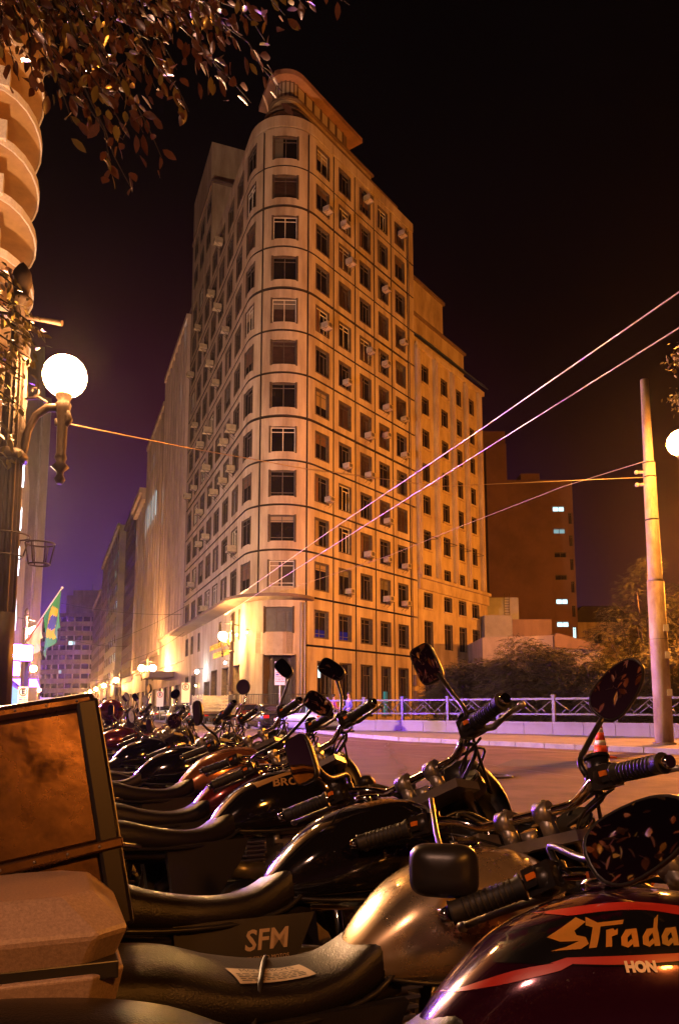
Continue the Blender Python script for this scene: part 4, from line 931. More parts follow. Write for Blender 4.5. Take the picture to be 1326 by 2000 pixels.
vis = [x for x in LT if 0 < proj(x[0])[0] < 720 and 0 < proj(x[0])[1]]; rest = [x for x in LT if x not in vis[:285]]
for (P, d, l, q) in vis[:285]:
    o = mo('leaf', rl.choice(leaves[:2]+leaves[:1]+leaves), TR1); o.matrix_local = leaf_T(P-TRK, d, l, rl)
lm = MB(); base_l = leaf_mesh(1, .46, M_leaf)
for (P, d, l, q) in rest: lm.add(base_l.v, base_l.f, 0 if rl.random() < .8 else 1, True, leaf_T(P-TRK, d, l, rl))
tag(lm.build('foliage', [M_leaf, M_leaf2], TR1), kind='stuff')
# leafy shoot round the near lamp post
TR2 = thing('leafy_branch', 'yellow-lit leafy branch hanging round the near lamp post, left edge', 'branch', at(-60, 600, 8.0))
o0 = TR2.location.copy(); lm = MB(); tw = MB(); rest = []
for (px, py) in [(20, 540), (45, 570), (70, 640), (85, 650), (30, 600), (10, 640), (40, 680), (60, 700), (20, 740), (35, 790), (12, 840), (5, 700), (0, 780), (50, 740), (25, 870), (8, 580), (60, 660), (45, 630), (15, 680), (30, 720), (75, 675), (5, 540), (12, 760), (48, 800), (3, 900)]:
    tip = at(px, py, rl.uniform(7.6, 8.5)); b0 = tip+Vector((-.35, rl.uniform(-.2, .2), .25)); tw.tube([b0-o0, tip-o0], [.012, .006], 5)
    for i in range(18): rest.append((b0.lerp(tip, rl.uniform(.1, 1.05))+Vector((rl.gauss(0, .07), rl.gauss(0, .1), rl.gauss(0, .07))), Vector((rl.uniform(-.4, 1), rl.uniform(-1, 1), rl.uniform(-1.4, .2))), rl.uniform(.07, .125)))
for (P, d, l) in rest[:200]: o = mo('leaf', leaves[2] if rl.random() < .75 else leaves[1], TR2); o.matrix_local = leaf_T(P-o0, d, l, rl)
for (P, d, l) in rest[200:]: lm.add(base_l.v, base_l.f, 0, True, leaf_T(P-o0, d, l, rl))
tag(lm.build('foliage', M_leaf2, TR2), kind='stuff'); tag(tw.build('twigs', M_twig, TR2), kind='stuff')
# bits of foliage at the right edge
TR3 = thing('leafy_branch', 'small sprigs of lit foliage at the right edge above the tall lamp', 'branch', at(1400, 700, 18))
o0 = TR3.location.copy(); lm = MB(); tw = MB()
for (px, py) in ((1318, 695), (1322, 790), (1330, 700), (1335, 780), (1316, 705), (1320, 775)):
    tip = at(px, py, 18); tw.tube([(0, 0, 0), tip-o0], [.03, .006], 5)
    for i in range(34): lm.add(base_l.v, base_l.f, 0, True, leaf_T(tip-o0+Vector((rl.gauss(0, .1), rl.gauss(0, .14), rl.gauss(0, .14))), Vector((rl.uniform(-1, 1), rl.uniform(-1, 1), rl.uniform(-1.8, .2))), rl.uniform(.07, .13), rl))
tag(lm.build('foliage', M_leaf2, TR3), kind='stuff'); tag(tw.build('twigs', M_twig, TR3), kind='stuff')
# shrubs and trees behind the fence: feathery crowns of narrow leaflets
M_bush = mat('feathery_leaf', (.055, .050, .014), .6, var=.5, vscale=1.2, vcol=(.02, .018, .008), world=True)
M_bush2 = mat('dark_feathery_leaf', (.032, .034, .011), .65, var=.5, vscale=1.2, world=True)
def shrub(name, label, cat, x, y, blobs, n, m, seed, ls=.15, trunk=True):
    t = thing(name, label, cat, (x, y, 0)); rr = random.Random(seed); mb = MB()
    tw = MB()
    for (bx_, by_, bz_, r) in blobs:
        if trunk: tw.tube([(0, 0, 0), (bx_*.4, by_*.4, bz_*.5), (bx_, by_, bz_)], [.09, .06, .02], 6)
        cnt = int(n*r*r)
        for c in range(cnt//7):
            # a spray: a drooping rachis with leaflets on both sides
            a = rr.uniform(0, 2*pi); zz = rr.uniform(-.85, 1); rad_ = r*(rr.uniform(.35, 1.0)**.6); s_ = sqrt(max(0, 1-zz*zz))
            P = Vector((bx_+rad_*s_*cos(a), by_+rad_*s_*sin(a)*.8, bz_+rad_*zz*.75)); P += Vector((rr.gauss(0, .12), rr.gauss(0, .12), rr.gauss(0, .1)))
            d = Vector((cos(a), sin(a), rr.uniform(-.6, .5))).normalized(); L = ls*rr.uniform(1.4, 2.6); sd = d.cross(Vector((0, 0, 1))).normalized()
            for k in range(7):
                q = P+d*L*k/7-Vector((0, 0, .25*L*(k/7)**2)); w_ = sd*(1 if k % 2 else -1); e_ = q+(w_*.8+d*.4+Vector((0, 0, -.25)))*ls*rr.uniform(.7, 1.1); h_ = (d*.16*ls)
                mb.v += [tuple(q-h_), tuple(q+h_), tuple(e_)]; o_ = len(mb.v); mb.f.append((o_-3, o_-2, o_-1)); mb.m.append(0); mb.sm.append(False)
    if tw.v: tw.build('trunk', M_bark, t)
    tag(mb.build('crown', m, t), kind=None); return t
def bl(seed, w, h, n, r0, r1, z0=.8):
    rr = random.Random(seed); return [(rr.uniform(-w, w), rr.uniform(-.8, .8), rr.uniform(z0, h), rr.uniform(r0, r1)) for _ in range(n)]
def X_(px, Y): return (px-663)*Y/FPX
for i, (px, Y, w, h, lab, m_) in enumerate([(905, 41, 1.6, 2.6, 'low feathery shrub nearest the annex wall', 0), (945, 39, 1.6, 3.3, 'shrub with a ragged top left of the tall sprays', 0), (1010, 37, 1.7, 3.8, 'broad shrub in the middle behind the railing', 0), (1075, 35, 1.8, 3.9, 'broad feathery shrub behind the cone', 0), (1140, 34, 1.7, 3.5, 'darker shrub just left of the leaning pole', 1), (1195, 33, 1.5, 3.3, 'dark shrub below the tall tree', 1), (1320, 30, 1.7, 3.2, 'dark shrub at the right edge behind the pole', 1), (1255, 31, 1.4, 3.0, 'dark shrub directly behind the leaning pole', 1)]):
    shrub('shrub', lab, 'shrub', X_(px, Y), Y, bl(i+5, w, h, 13, .8, 1.3), 3200, (M_bush, M_bush2)[m_], i)
shrub('tree', 'tall loose dark tree rising above the shrubs behind the pole', 'tree', X_(1265, 38), 38, [(-2.0, 0, 4.8, 1.1), (-1.4, 0, 5.9, 1.0), (-.4, 0, 7.2, 1.2), (-.3, .4, 5.4, 1.3), (.9, 0, 6.2, 1.2), (1.7, .3, 5.0, 1.3), (.2, 0, 8.4, .8), (-1.6, .2, 3.9, 1.2), (2.6, 0, 6.6, 1.0), (0, 0, 4.0, 1.3), (2.3, 0, 3.8, 1.2)], 1700, M_bush2, 40, .17)
shrub('tree', 'dark tree crown filling the far right behind the tall one', 'tree', X_(1335, 44), 44, [(-.8, 0, 5.0, 1.6), (.6, 0, 6.5, 1.6), (-1.6, 0, 3.6, 1.5), (1.5, 0, 4.5, 1.6), (0, 0, 8, 1.2)], 800, M_bush2, 41, .25)
gc = MB(); rr = random.Random(77)
for k in range(5200):
    f = rr.random(); a = Vector((2.0, 37.6)).lerp(Vector((20, 23.5)), f); P = Vector((a.x+rr.uniform(0, 2.2), a.y+rr.uniform(.4, 3.2), .5+rr.uniform(0, 1.1)))
    d = Vector((rr.uniform(-1, 1), rr.uniform(-1, 1), rr.uniform(-.2, .9))).normalized()*.22; s_ = d.cross(Vector((0, 0, 1))).normalized()*.03
    gc.v += [tuple(P-s_), tuple(P+s_), tuple(P+d)]; o_ = len(gc.v); gc.f.append((o_-3, o_-2, o_-1)); gc.m.append(0); gc.sm.append(False)
tag(gc.build('undergrowth', M_bush), 'tangle of low plants behind the railing', 'undergrowth', kind='stuff')
bk = struct(MB().slab([(2.6, 38.2), (24, 19), (60, 40), (20, 60)], .01, .6).build('planting_bed', mat('soil', (.03, .022, .015), .95, bump=.6, bscale=8)))

M_tar = mat('tar_seam', (.018, .014, .013), .45); tm = MB(); rr = random.Random(31)
for (x0, y0, x1, y1) in ((-2, 12, 7, 17), (1, 9, 1.6, 26), (4.5, 12, -1.2, 27), (-4, 20, 4, 24)):
    pts = [(x0+(x1-x0)*i/24+rr.uniform(-.12, .12), y0+(y1-y0)*i/24+rr.uniform(-.12, .12)) for i in range(25)]
    for (a, b), (c, d) in zip(pts[:-1], pts[1:]):
        L = sqrt((c-a)**2+(d-b)**2)+1e-6; nx_, ny_ = -(d-b)/L*.018, (c-a)/L*.018; tm.add([(a-nx_, b-ny_, .004), (a+nx_, b+ny_, .004), (c+nx_, d+ny_, .004), (c-nx_, d-ny_, .004)], [(0, 3, 2, 1)])
o = tm.build('tar_seams', M_tar); tag(o, 'thin dark tar seams wandering over the road', 'road seam', kind='stuff')
struct(MB().add([(3.2, 15.5, .004), (5.6, 14.2, .004), (6.4, 16.0, .004), (4.0, 17.4, .004)], [(0, 1, 2, 3)]).build('road_patch', mat('newer_asphalt_patch', (.035, .026, .024), .9, bump=.4, bscale=80, world=True)))
mh = thing('manhole_cover', 'round iron manhole cover in the road between the motorcycles and the cone', 'manhole cover', (2.6, 13.0, 0)); MB().cyl((0, 0, .001), (0, 0, .010), .33, n=28).build('lid', M_iron, mh); MB().torus((0, 0, .008), .36, .02, 'Z', 28, 5).build('rim', M_iron, mh)
# ================================================================== cars in the avenue
M_tyre = mat('tyre_rubber', (.018, .017, .016), .75, bump=.3, bscale=60); M_rim = mat('alloy_rim', (.55, .55, .56), .3, metal=.8)
M_carglass = mat('car_glass', (.012, .012, .014), .05, spec=.8); M_lampr = mat('red_tail_lens', (.45, .02, .015), .2, spec=.6); M_lampw = mat('clear_lens', (.6, .6, .58), .15, spec=.7)
M_plast = mat('black_plastic', (.020, .018, .017), .42, spec=.5)
def car(name, label, cat, loc, rz, col, kind='sedan', plate=True):
    pm = mat('car_paint_%s' % label.split()[0], col, .25, metal=.35, coat=.8)
    t = thing(name, label, cat, loc, rz)
    S_ = {'sedan': [(-2.12, .70, .38, .62, .62, .62), (-2.06, .80, .28, .86, .90, .66), (-1.62, .84, .20, .92, .97, .68), (-1.38, .84, .20, .93, 1.08, .60), (-.95, .85, .18, .92, 1.38, .56), (-.4, .85, .18, .90, 1.44, .57), (.25, .85, .18, .88, 1.41, .57), (.62, .85, .18, .88, 1.22, .58), (1.05, .85, .20, .86, .95, .66), (1.6, .83, .22, .78, .84, .64), (2.0, .78, .26, .66, .71, .58), (2.14, .66, .36, .58, .58, .5)],
          'hatch': [(-1.9, .70, .38, .62, .62, .62), (-1.86, .80, .26, .90, 1.0, .62), (-1.65, .82, .20, .92, 1.40, .56), (-1.2, .83, .18, .92, 1.50, .57), (-.3, .83, .18, .90, 1.52, .58), (.3, .83, .18, .88, 1.46, .57), (.66, .83, .18, .88, 1.22, .58), (1.0, .83, .20, .86, .98, .64), (1.5, .8, .22, .80, .86, .6), (1.8, .76, .26, .66, .72, .56), (1.9, .66, .36, .58, .58, .5)]}[kind]
    F_ = catmull(S_, 4); rr = []
    for x, w, zb, zs, zr, wr in F_:
        zr = max(zr, zs+.005)
        h = [(-w*.88, zb), (-w*.97, zb+.08), (-w, (zb+zs)/2), (-w*.98, zs-.06), (-w*.93, zs), (-(w*.93*.35+wr*.65), zs+(zr-zs)*.62), (-wr, zr-(zr-zs)*.10), (-wr*.72, zr), (-wr*.3, zr+.01)]
        rr.append([(x, y, z) for y, z in h]+[(x, -y, z) for y, z in h[::-1]])
    MB().rings(rr, 0).build('body', pm, t)
    # glazing a few mm proud of the greenhouse
    def sp(x, v, side):
        for a, b in zip(F_[:-1], F_[1:]):
            if a[0] <= x <= b[0]: f = (x-a[0])/(b[0]-a[0]+1e-9); q = [p+(r-p)*f for p, r in zip(a, b)]; break
        else: q = F_[-1]
        _, w, zb, zs, zr, wr = q; p0 = (w*.93, zs); p1 = (w*.93*.35+wr*.65, zs+(zr-zs)*.62); p2 = (wr, zr-(zr-zs)*.1)
        if v < .62: f = v/.62; y = p0[0]+(p1[0]-p0[0])*f; z = p0[1]+(p1[1]-p0[1])*f
        else: f = (v-.62)/.28; y = p1[0]+(p2[0]-p1[0])*f; z = p1[1]+(p2[1]-p1[1])*f
        return (x, side*(y+.012), z)
    sw_ = [(-1.25, -.95, -.42, -.38), (-.32, -.28, .35, .72)] if kind == 'sedan' else [(-1.5, -1.35, -.75, -.7), (-.62, -.6, .35, .7)]
    for side in (-1, 1):
        for (b0, t0, t1, b1) in sw_:
            v = []; n = 8
            for i in range(n+1):
                f = i/n; v.append(sp(b0+(b1-b0)*f, .10, side)); v.append(sp((b0+(b1-b0)*f)*.5+(t0+(t1-t0)*f)*.5, .55, side)); v.append(sp(t0+(t1-t0)*f, .86, side))
            MB().add(v, [(i*3+k, i*3+k+1, i*3+4+k, i*3+3+k) for i in range(n) for k in (0, 1)], 0, True).build('side_window', M_carglass, t)
    def top(x, y):
        for a, b in zip(F_[:-1], F_[1:]):
            if a[0] <= x <= b[0]: f = (x-a[0])/(b[0]-a[0]+1e-9); return a[4]+(b[4]-a[4])*f+.02, a[5]+(b[5]-a[5])*f
        return .9, .5
    for (xa, xb, nm) in (((.36, .98, 'windscreen'), (-1.42, -.98, 'rear_window')) if kind == 'sedan' else ((.36, .98, 'windscreen'), (-1.84, -1.62, 'rear_window'))):
        v = []; n = 6
        for i in range(n+1):
            x = xa+(xb-xa)*i/n; z, wr = top(x, 0)
            for s in (-1, -.5, 0, .5, 1): v.append((x, s*wr*.90, z-.012*abs(s)))
        MB().add(v, [(i*5+k, i*5+k+1, i*5+6+k, i*5+5+k) for i in range(n) for k in range(4)], 0, True).build(nm, M_carglass, t)
    xr, xf = S_[0][0], S_[-1][0]
    for s in (-1, 1):
        MB().box((xr+.06, s*.62, .74), (.14, .30, .18)).build('tail_light', M_lampr, t, bevel=.02); MB().box((xf-.10, s*.58, .62), (.16, .30, .15)).build('headlight', M_lampw, t, bevel=.02)
        MB().box((.72, s*.93, .98), (.10, .16, .12)).build('wing_mirror', pm, t, bevel=.02)
        for x in (xr+.78, xf-.78):
            w_ = MB().torus((0, 0, 0), .235, .085, 'Y', 24, 8).build('wheel', M_tyre, t, (x, s*.76, .31))
            rm = MB().cyl((0, -.06, 0), (0, .06, 0), .19, n=20)
            rm = MB().torus((0, s*.05, 0), .175, .018, 'Y', 20, 5)
            for k in range(5): a = k*2*pi/5; rm.tube([(0, s*.07, 0), (.17*cos(a), s*.05, .17*sin(a))], [.035, .022], 5)
            rm.cyl((0, -s*.05, 0), (0, s*.02, 0), .17, n=20, mi=1); rm.build('rim', [M_rim, M_dark], w_)
    for x in (xr+.02, xf-.03): MB().box((x, 0, .42), (.16, 1.45, .20)).build('bumper', pm if kind == 'sedan' else M_plast, t, bevel=.04)
    if plate: MB().box((xr-.05, 0, .60), (.02, .40, .13)).build('number_plate', M_signw, t)
    for s in (-1, 1): MB().b2(-1.2, 1.3, s*.845-.012, s*.845+.012, .52, .57).build('side_moulding', M_plast, t)
    return t
def onroad(px, Y): return (X_(px, Y), Y, .0)
H_ = rad(113)
car('parked_car', 'silver sedan parked nearest, seen from its left rear', 'car', onroad(604, 38.5), rad(122), (.46, .46, .50))
car('parked_car', 'black sedan parked just ahead of the silver one', 'car', onroad(522, 43.5), rad(112), (.012, .012, .016))
car('parked_car', 'dark red hatchback parked beyond the black sedan', 'car', onroad(478, 48.5), rad(111), (.10, .012, .012), 'hatch')
car('parked_car', 'navy hatchback parked beyond the white stake truck', 'car', onroad(352, 60), rad(111), (.010, .012, .03), 'hatch')
car('parked_car', 'grey hatchback half hidden far down the right kerb', 'car', onroad(318, 71), rad(111), (.12, .12, .12), 'hatch')
car('parked_car', 'white saloon farther still along the right kerb', 'car', onroad(292, 84), rad(111), (.4, .4, .4))
car('moving_car', 'dark blue car standing in the left lane below the slatted truck', 'car', onroad(106, 42), rad(111), (.03, .05, .08), 'hatch')
def stake_truck(label, loc, rz, cab=True):
    t = thing('stake_truck', label, 'truck', loc, rz); mw = mat('weathered_white_boards', (.58, .54, .48), .7, var=.35, vscale=3)
    MB().b2(-3.2, 1.0, -1.05, 1.05, .85, .98).build('bed', M_brown, t)
    for s in (-1, 1):
        for k in range(5): MB().b2(-3.2, 1.0, s*1.05-.02, s*1.05+.02, 1.02+k*.22, 1.18+k*.22).build('side_board', mw, t)
        for k in range(5): MB().b2(-3.15+k*1.02, -3.07+k*1.02, s*1.09-.03, s*1.09+.03, .9, 2.15).build('stake', mw, t)
    for x in (-3.2, 1.0):
        for k in range(5): MB().b2(x-.02, x+.02, -1.02, 1.02, 1.02+k*.22, 1.18+k*.22).build('end_board', mw, t)
    MB().b2(1.15, 2.6, -.95, .95, .6, 1.45).b2(1.2, 2.2, -.88, .88, 1.45, 2.1).build('cab', M_white, t, bevel=.08)
    MB().b2(1.4, 2.0, -.9, .9, 1.5, 2.0).b2(2.0, 2.22, -.8, .8, 1.5, 2.02).build('cab_window', M_carglass, t)
    for x in (-2.4, 1.8):
        for s in (-1, 1): w_ = MB().torus((0, 0, 0), .28, .12, 'Y', 20, 8).build('wheel', M_tyre, t, (x, s*.85, .40)); MB().cyl((0, -.06, 0), (0, .06, 0), .2, n=16).build('rim', M_white, w_)
    for s in (-1, 1): MB().box((-3.24, s*.85, .72), (.06, .24, .12)).build('tail_light', M_lampr, t)
    MB().box((-3.25, 0, .62), (.04, 1.8, .14)).build('bumper', M_plast, t)
    return t
stake_truck('white stake-bed truck parked between the red hatchback and the navy one', onroad(412, 54), rad(111))
stake_truck('high slatted truck in the left lane, its tall rear gate lit white', onroad(112, 62), rad(111))
# gate slats of the tall truck
q = list(COL.objects)[-1]
# railing and bars before the corner doorway
RA = thing('entrance_railing', 'dark iron railing round the corner doorway of the building', 'railing', (CC.x, CC.y, .13))
pts_ = [path(-5.6, 1.1)[0], path(-4.6, 1.5)[0], path(-1.2, 1.5)[0], path(.2, 1.0)[0]]
for a, b in zip(pts_[:-1], pts_[1:]):
    L = (b-a).length; n_ = int(L/.16); 
    for i in range(n_+1):
        c = a.lerp(b, i/n_); MB().box((c.x-CC.x, c.y-CC.y, 1.0), (.03, .03, 2.0)).build('bar', M_black, RA)
    for z in (.12, 1.98): MB().tube([(a.x-CC.x, a.y-CC.y, z), (b.x-CC.x, b.y-CC.y, z)], .03, 6).build('rail', M_black, RA)
# ================================================================== people
M_skin = mat('skin', (.35, .20, .14), .55)
def chain(name, V_, E_, R_, m, parent, loc=None, sub=1):
    me = bpy.data.meshes.new(name); me.from_pydata(V_, E_, []); me.materials.append(m); o = mo(name, me, parent, loc)
    sk = o.modifiers.new('skin', 'SKIN'); sk.use_smooth_shade = True
    if not me.skin_vertices: me.skin_vertices.new(name='')
    for i, r in enumerate(R_): me.skin_vertices[0].data[i].radius = (r, r) if not isinstance(r, tuple) else r
    me.skin_vertices[0].data[0].use_root = True
    s = o.modifiers.new('sub', 'SUBSURF'); s.levels = sub; s.render_levels = sub; return o
def person(label, loc, rz, shirt, trousers, stride=.2, arms=.15):
    t = thing('person', label, 'person', loc, rz)
    V_ = [(0, 0, .95), (0, 0, 1.15), (.01, 0, 1.38), (.01, 0, 1.48), (.02, 0, 1.56), (.03, 0, 1.66), (.02, 0, 1.74),
          (0, .10, .90), (stride*.5+.03, .10, .50), (stride*.5, .10, .10), (stride*.5+.15, .10, .04),
          (0, -.10, .90), (-stride*.35+.03, -.10, .50), (-stride, -.10, .12), (-stride+.14, -.10, .05),
          (0, .19, 1.41), (-arms*.4, .24, 1.14), (arms, .23, .92), (arms+.04, .23, .84),
          (0, -.19, 1.41), (arms*.4, -.24, 1.14), (arms+.12, -.22, .93), (arms+.17, -.21, .86)]
    E_ = [(0, 1), (1, 2), (2, 3), (3, 4), (4, 5), (5, 6), (0, 7), (7, 8), (8, 9), (9, 10), (0, 11), (11, 12), (12, 13), (13, 14), (2, 15), (15, 16), (16, 17), (17, 18), (2, 19), (19, 20), (20, 21), (21, 22)]
    R_ = [.12, .11, .13, .06, .055, .095, .07, .09, .06, .045, .035, .09, .06, .045, .035, .055, .042, .032, .03, .055, .042, .032, .03]
    chain('body', V_, E_, R_, M_skin, t)
    sv = [0, 1, 2, 15, 16, 17, 19, 20, 21]; se = [(0, 1), (1, 2), (2, 3), (3, 4), (4, 5), (2, 6), (6, 7), (7, 8)]
    chain('shirt', [V_[i] for i in sv], se, [.145, .135, .155, .072, .056, .045, .072, .056, .045], mat('shirt_'+label.split()[0], shirt, .8), t)
    tv = [0, 7, 8, 9, 11, 12, 13]; chain('trousers', [V_[i] for i in tv], [(0, 1), (1, 2), (2, 3), (0, 4), (4, 5), (5, 6)], [.14, .105, .075, .06, .105, .075, .06], mat('trousers_'+label.split()[0], trousers, .85), t)
    MB().sph((.0, 0, 1.70), (.10, .085, .10), 12).build('hair', mat('dark_hair', (.015, .01, .008), .6), t)
    f = MB().sph((.115, 0, 1.645), (.022, .016, .025), 8); f.build('nose', M_skin, t)
    for s in (-1, 1): MB().sph((.02, s*.095, 1.65), (.02, .012, .03), 8).build('ear', M_skin, t); MB().sph((.108, s*.035, 1.668), .011, 6).build('eye', M_dark, t); MB().box((stride*.5+.07 if s > 0 else -stride+.07, s*.10, .04), (.27, .10, .08)).build('shoe', M_black, t, bevel=.02)
    return t
person('blue-shirted person walking on the pavement at the left end of the railing', (X_(682, 33.5), 33.5, .13), rad(200), (.10, .08, .45), (.04, .06, .18))
person('white-shirted person standing behind the silver sedan', (X_(572, 42.5), 42.5, .0), rad(250), (.6, .6, .58), (.05, .05, .06), .05, .05)
person('pink-shirted person walking beyond the blue-shirted one', (X_(652, 38.0), 38.0, .13), rad(20), (.45, .15, .16), (.03, .03, .04), .22)
# ================================================================== motorcycles
M_chrome = mat('chrome', (.62, .60, .56), .10, metal=1., rvar=.04, vscale=12); M_alc = mat('cast_aluminium', (.38, .36, .34), .38, metal=.8, var=.3, vscale=12, bump=.1, bscale=80, bdist=.002)
M_seat = mat('black_leatherette', (.012, .009, .008), .36, spec=.5, bump=.5, bscale=300, bdist=.0025); M_rub = mat('grip_rubber', (.016, .015, .014), .55, spec=.5, bump=.3, bscale=150, bdist=.001)
M_blk = mat('satin_black_plastic', (.016, .014, .013), .34, spec=.5); M_gl = mat('mirror_glass', (.55, .52, .50), .02, metal=1.)
M_amb = mat('amber_lens', (.75, .20, .02), .25, spec=.6); M_eng = mat('black_engine_paint', (.030, .028, .027), .45, metal=.4)
M_lens = mat('clear_headlight_lens', (.35, .35, .35), .05, spec=.8); M_gface = mat('gauge_face', (.02, .02, .02), .3); M_nick = mat('steel_spoke', (.5, .5, .48), .25, metal=1.)
TS = [(-.150, .020, .775, .790), (-.130, .060, .760, .822), (-.085, .092, .745, .872), (-.02, .122, .735, .925), (.07, .148, .728, .962), (.16, .158, .728, .976), (.24, .150, .738, .968), (.30, .120, .755, .940), (.335, .075, .785, .905), (.345, .02, .83, .87)]
TSF = catmull(TS, 5); NE = 2.5
def tank_at(x):
    for a, b in zip(TSF[:-1], TSF[1:]):
        if a[0] <= x <= b[0]: f = (x-a[0])/(b[0]-a[0]+1e-9); return [p+(q-p)*f for p, q in zip(a, b)]
    return TSF[-1]
def tank_y(x, z):
    _, w, z0, z1 = tank_at(x); zc = z0+(z1-z0)*.42; h = (z1-zc) if z > zc else (zc-z0); k = min(.999, abs(z-zc)/max(h, 1e-4)); return w*(1-k**NE)**(1/NE)
def sring(x, w, z0, z1, n=30, fc=.42, ne=NE, crown=0):
    zc = z0+(z1-z0)*fc; r = []
    for k in range(n):
        a = 2*pi*k/n; c, s_ = cos(a), sin(a); y = w*math.copysign(abs(c)**(2/ne), c); h = (z1-zc) if s_ > 0 else (zc-z0); z = zc+h*math.copysign(abs(s_)**(2/ne), s_); r.append((x, y, z))
    return r
PART = {}
def P_(name, mb, ms, steer=False, sub=None, lod=2): PART[name] = (mb, ms, steer, sub or [], lod)
TSEAM = MB()
for s_ in (-1, 1): TSEAM.tube([(x, s_*w*.86, z0+.020) for x, w, z0, z1 in TSF[2:-3]], .005, 5)
# tank
tk = MB().rings([sring(*s) for s in TSF]); TANK = tk
SS = [(-.80, .06, .785, .81), (-.785, .10, .765, .838), (-.70, .125, .745, .848), (-.58, .135, .735, .846), (-.48, .138, .725, .835), (-.38, .135, .715, .805), (-.27, .125, .712, .787), (-.18, .105, .718, .795), (-.11, .090, .735, .832), (-.065, .078, .765, .872), (-.045, .03, .80, .862)]
seat = MB().rings([sring(*s, n=28, fc=.5, ne=3.0) for s in catmull(SS, 4)])
sp_ = MB(); 
for s in (-1, 1): sp_.tube([(x, s*(w+.004), z0+.012) for x, w, z0, z1 in catmull(SS[1:-1], 2)], .006, 5)
def wheel_mb(R=.255, r=.045):
    ty = MB().torus((0, 0, 0), R, r, 'Y', 36, 10); rim = MB().torus((0, 0, 0), R-.035, .018, 'Y', 36, 8, sq=.6)
    rim.cyl((0, -.05, 0), (0, .05, 0), .035, n=12); rim.cyl((0, .03, 0), (0, .055, 0), .09, n=24)
    sk = MB()
    for k in range(18): a = k*2*pi/18; b = a+(.35 if k % 2 else -.35); s = .045 if k % 2 else -.045; sk.tube([(.035*cos(b), s, .035*sin(b)), ((R-.04)*cos(a), 0, (R-.04)*sin(a))], .003, 4)
    return ty, rim, sk
ty, rim, sk = wheel_mb()
HX, HZ = .33, .93; RAKE = rad(26); AXF = (.665, 0, .30); AXR = (-.62, 0, .30)
def shift(mb, d):
    o = MB(); o.v = [(x+d[0], y+d[1], z+d[2]) for x, y, z in mb.v]; o.f, o.m, o.sm = mb.f, mb.m, mb.sm; return o
P_('rear_wheel', shift(ty, AXR), M_tyre, False, [('rim', shift(rim, AXR), M_alc), ('spokes', shift(sk, AXR), M_nick)], 1)
P_('front_wheel', shift(ty, AXF), M_tyre, True, [('rim', shift(rim, AXF), M_alc), ('spokes', shift(sk, AXF), M_nick)], 1)
P_('seat', seat, M_seat, False, [('piping', sp_, M_blk)], 0)
fr = MB(); fr.tube([(.31, 0, .90), (.10, 0, .80), (-.2, 0, .70), (-.35, 0, .60)], .022, 8); fr.tube([(.32, 0, .84), (.24, 0, .55), (.18, 0, .30)], .018, 8)
for s in (-1, 1):
    fr.tube([(-.05, s*.05, .74), (-.3, s*.09, .70), (-.6, s*.10, .735), (-.80, s*.07, .76)], .013, 8); fr.tube([(.18, s*.05, .30), (.0, s*.12, .24), (-.25, s*.12, .26), (-.35, s*.10, .45), (-.30, s*.08, .68)], .013, 8)
    fr.tube([(-.32, s*.10, .36), (-.62, s*.095, .30)], .018, 8)
P_('frame', fr, M_blk, False, None, 1)
en = MB().box((.02, 0, .38), (.34, .20, .20)).cyl((.02, -.14, .38), (.02, .14, .38), .095, n=24).cyl((-.10, -.12, .37), (-.10, .12, .37), .08, n=20)
ci = MB(); 
for k in range(9): ci.box((.10+k*.008, 0, .50+k*.019), (.15, .15, .007))
ci.box((.13, 0, .58), (.09, .09, .20)); hd = MB().box((.165, 0, .695), (.12, .13, .07))
P_('engine', en, M_eng, False, [('cylinder_fins', ci, M_alc), ('cylinder_head', hd, M_alc), ('clutch_cover', MB().cyl((.02, -.14, .38), (.02, -.155, .38), .075, .06, 24), M_alc), ('carburettor', MB().cyl((.04, 0, .62), (-.08, 0, .64), .03, n=12), M_alc)], 1)
P_('exhaust', MB().tube([(.22, -.04, .66), (.30, -.07, .56), (.27, -.12, .36), (.12, -.15, .24), (-.1, -.16, .26), (-.25, -.165, .28)], .018, 10).tube([(-.22, -.165, .28), (-.28, -.167, .285), (-.75, -.19, .38), (-.79, -.19, .388)], [.025, .042, .045, .03], 14), M_chrome, False, [('heat_shield', MB().tube([(-.30, -.20, .30), (-.62, -.222, .365)], .022, 8), M_blk)], 1)
sdp = [(-.36, .735), (-.06, .735), (-.10, .66), (-.22, .53), (-.34, .54)]
for s, nm in ((-1, 'side_panel'), (1, 'side_panel_left')):
    P_(nm, MB().prism(sdp, s*.10, s*.125), M_blk, False, None, 1)
P_('tail_cowl', MB().rings([sring(x, w, a, b, 20, .5, 3) for x, w, a, b in ((-.50, .12, .66, .72), (-.66, .115, .67, .74), (-.80, .085, .69, .76), (-.87, .05, .71, .77))]), M_blk, False, None, 1)
fnd = [(AXR[0]+.33*cos(a), z_, AXR[2]+.33*sin(a)) for a in [0]] if False else None
def fender(c, R, a0, a1, w, n=14):
    rr = []
    for i in range(n+1):
        a = a0+(a1-a0)*i/n; ring = []
        for (dy, dr) in ((-1, -.012), (-.8, .004), (0, .014), (.8, .004), (1, -.012), (.8, -.002), (0, .008), (-.8, -.002)): q = R+dr; ring.append((c[0]+q*cos(a), dy*w, c[2]+q*sin(a)))
        rr.append(ring)
    return MB().rings(rr)
P_('rear_fender', fender(AXR, .335, rad(60), rad(175), .075), M_blk, False, [('number_plate', MB().b2(-.965, -.955, -.095, .095, .40, .54), M_signw)], 1)
P_('front_fender', fender(AXF, .325, rad(25), rad(150), .065), None, True, None, 1)
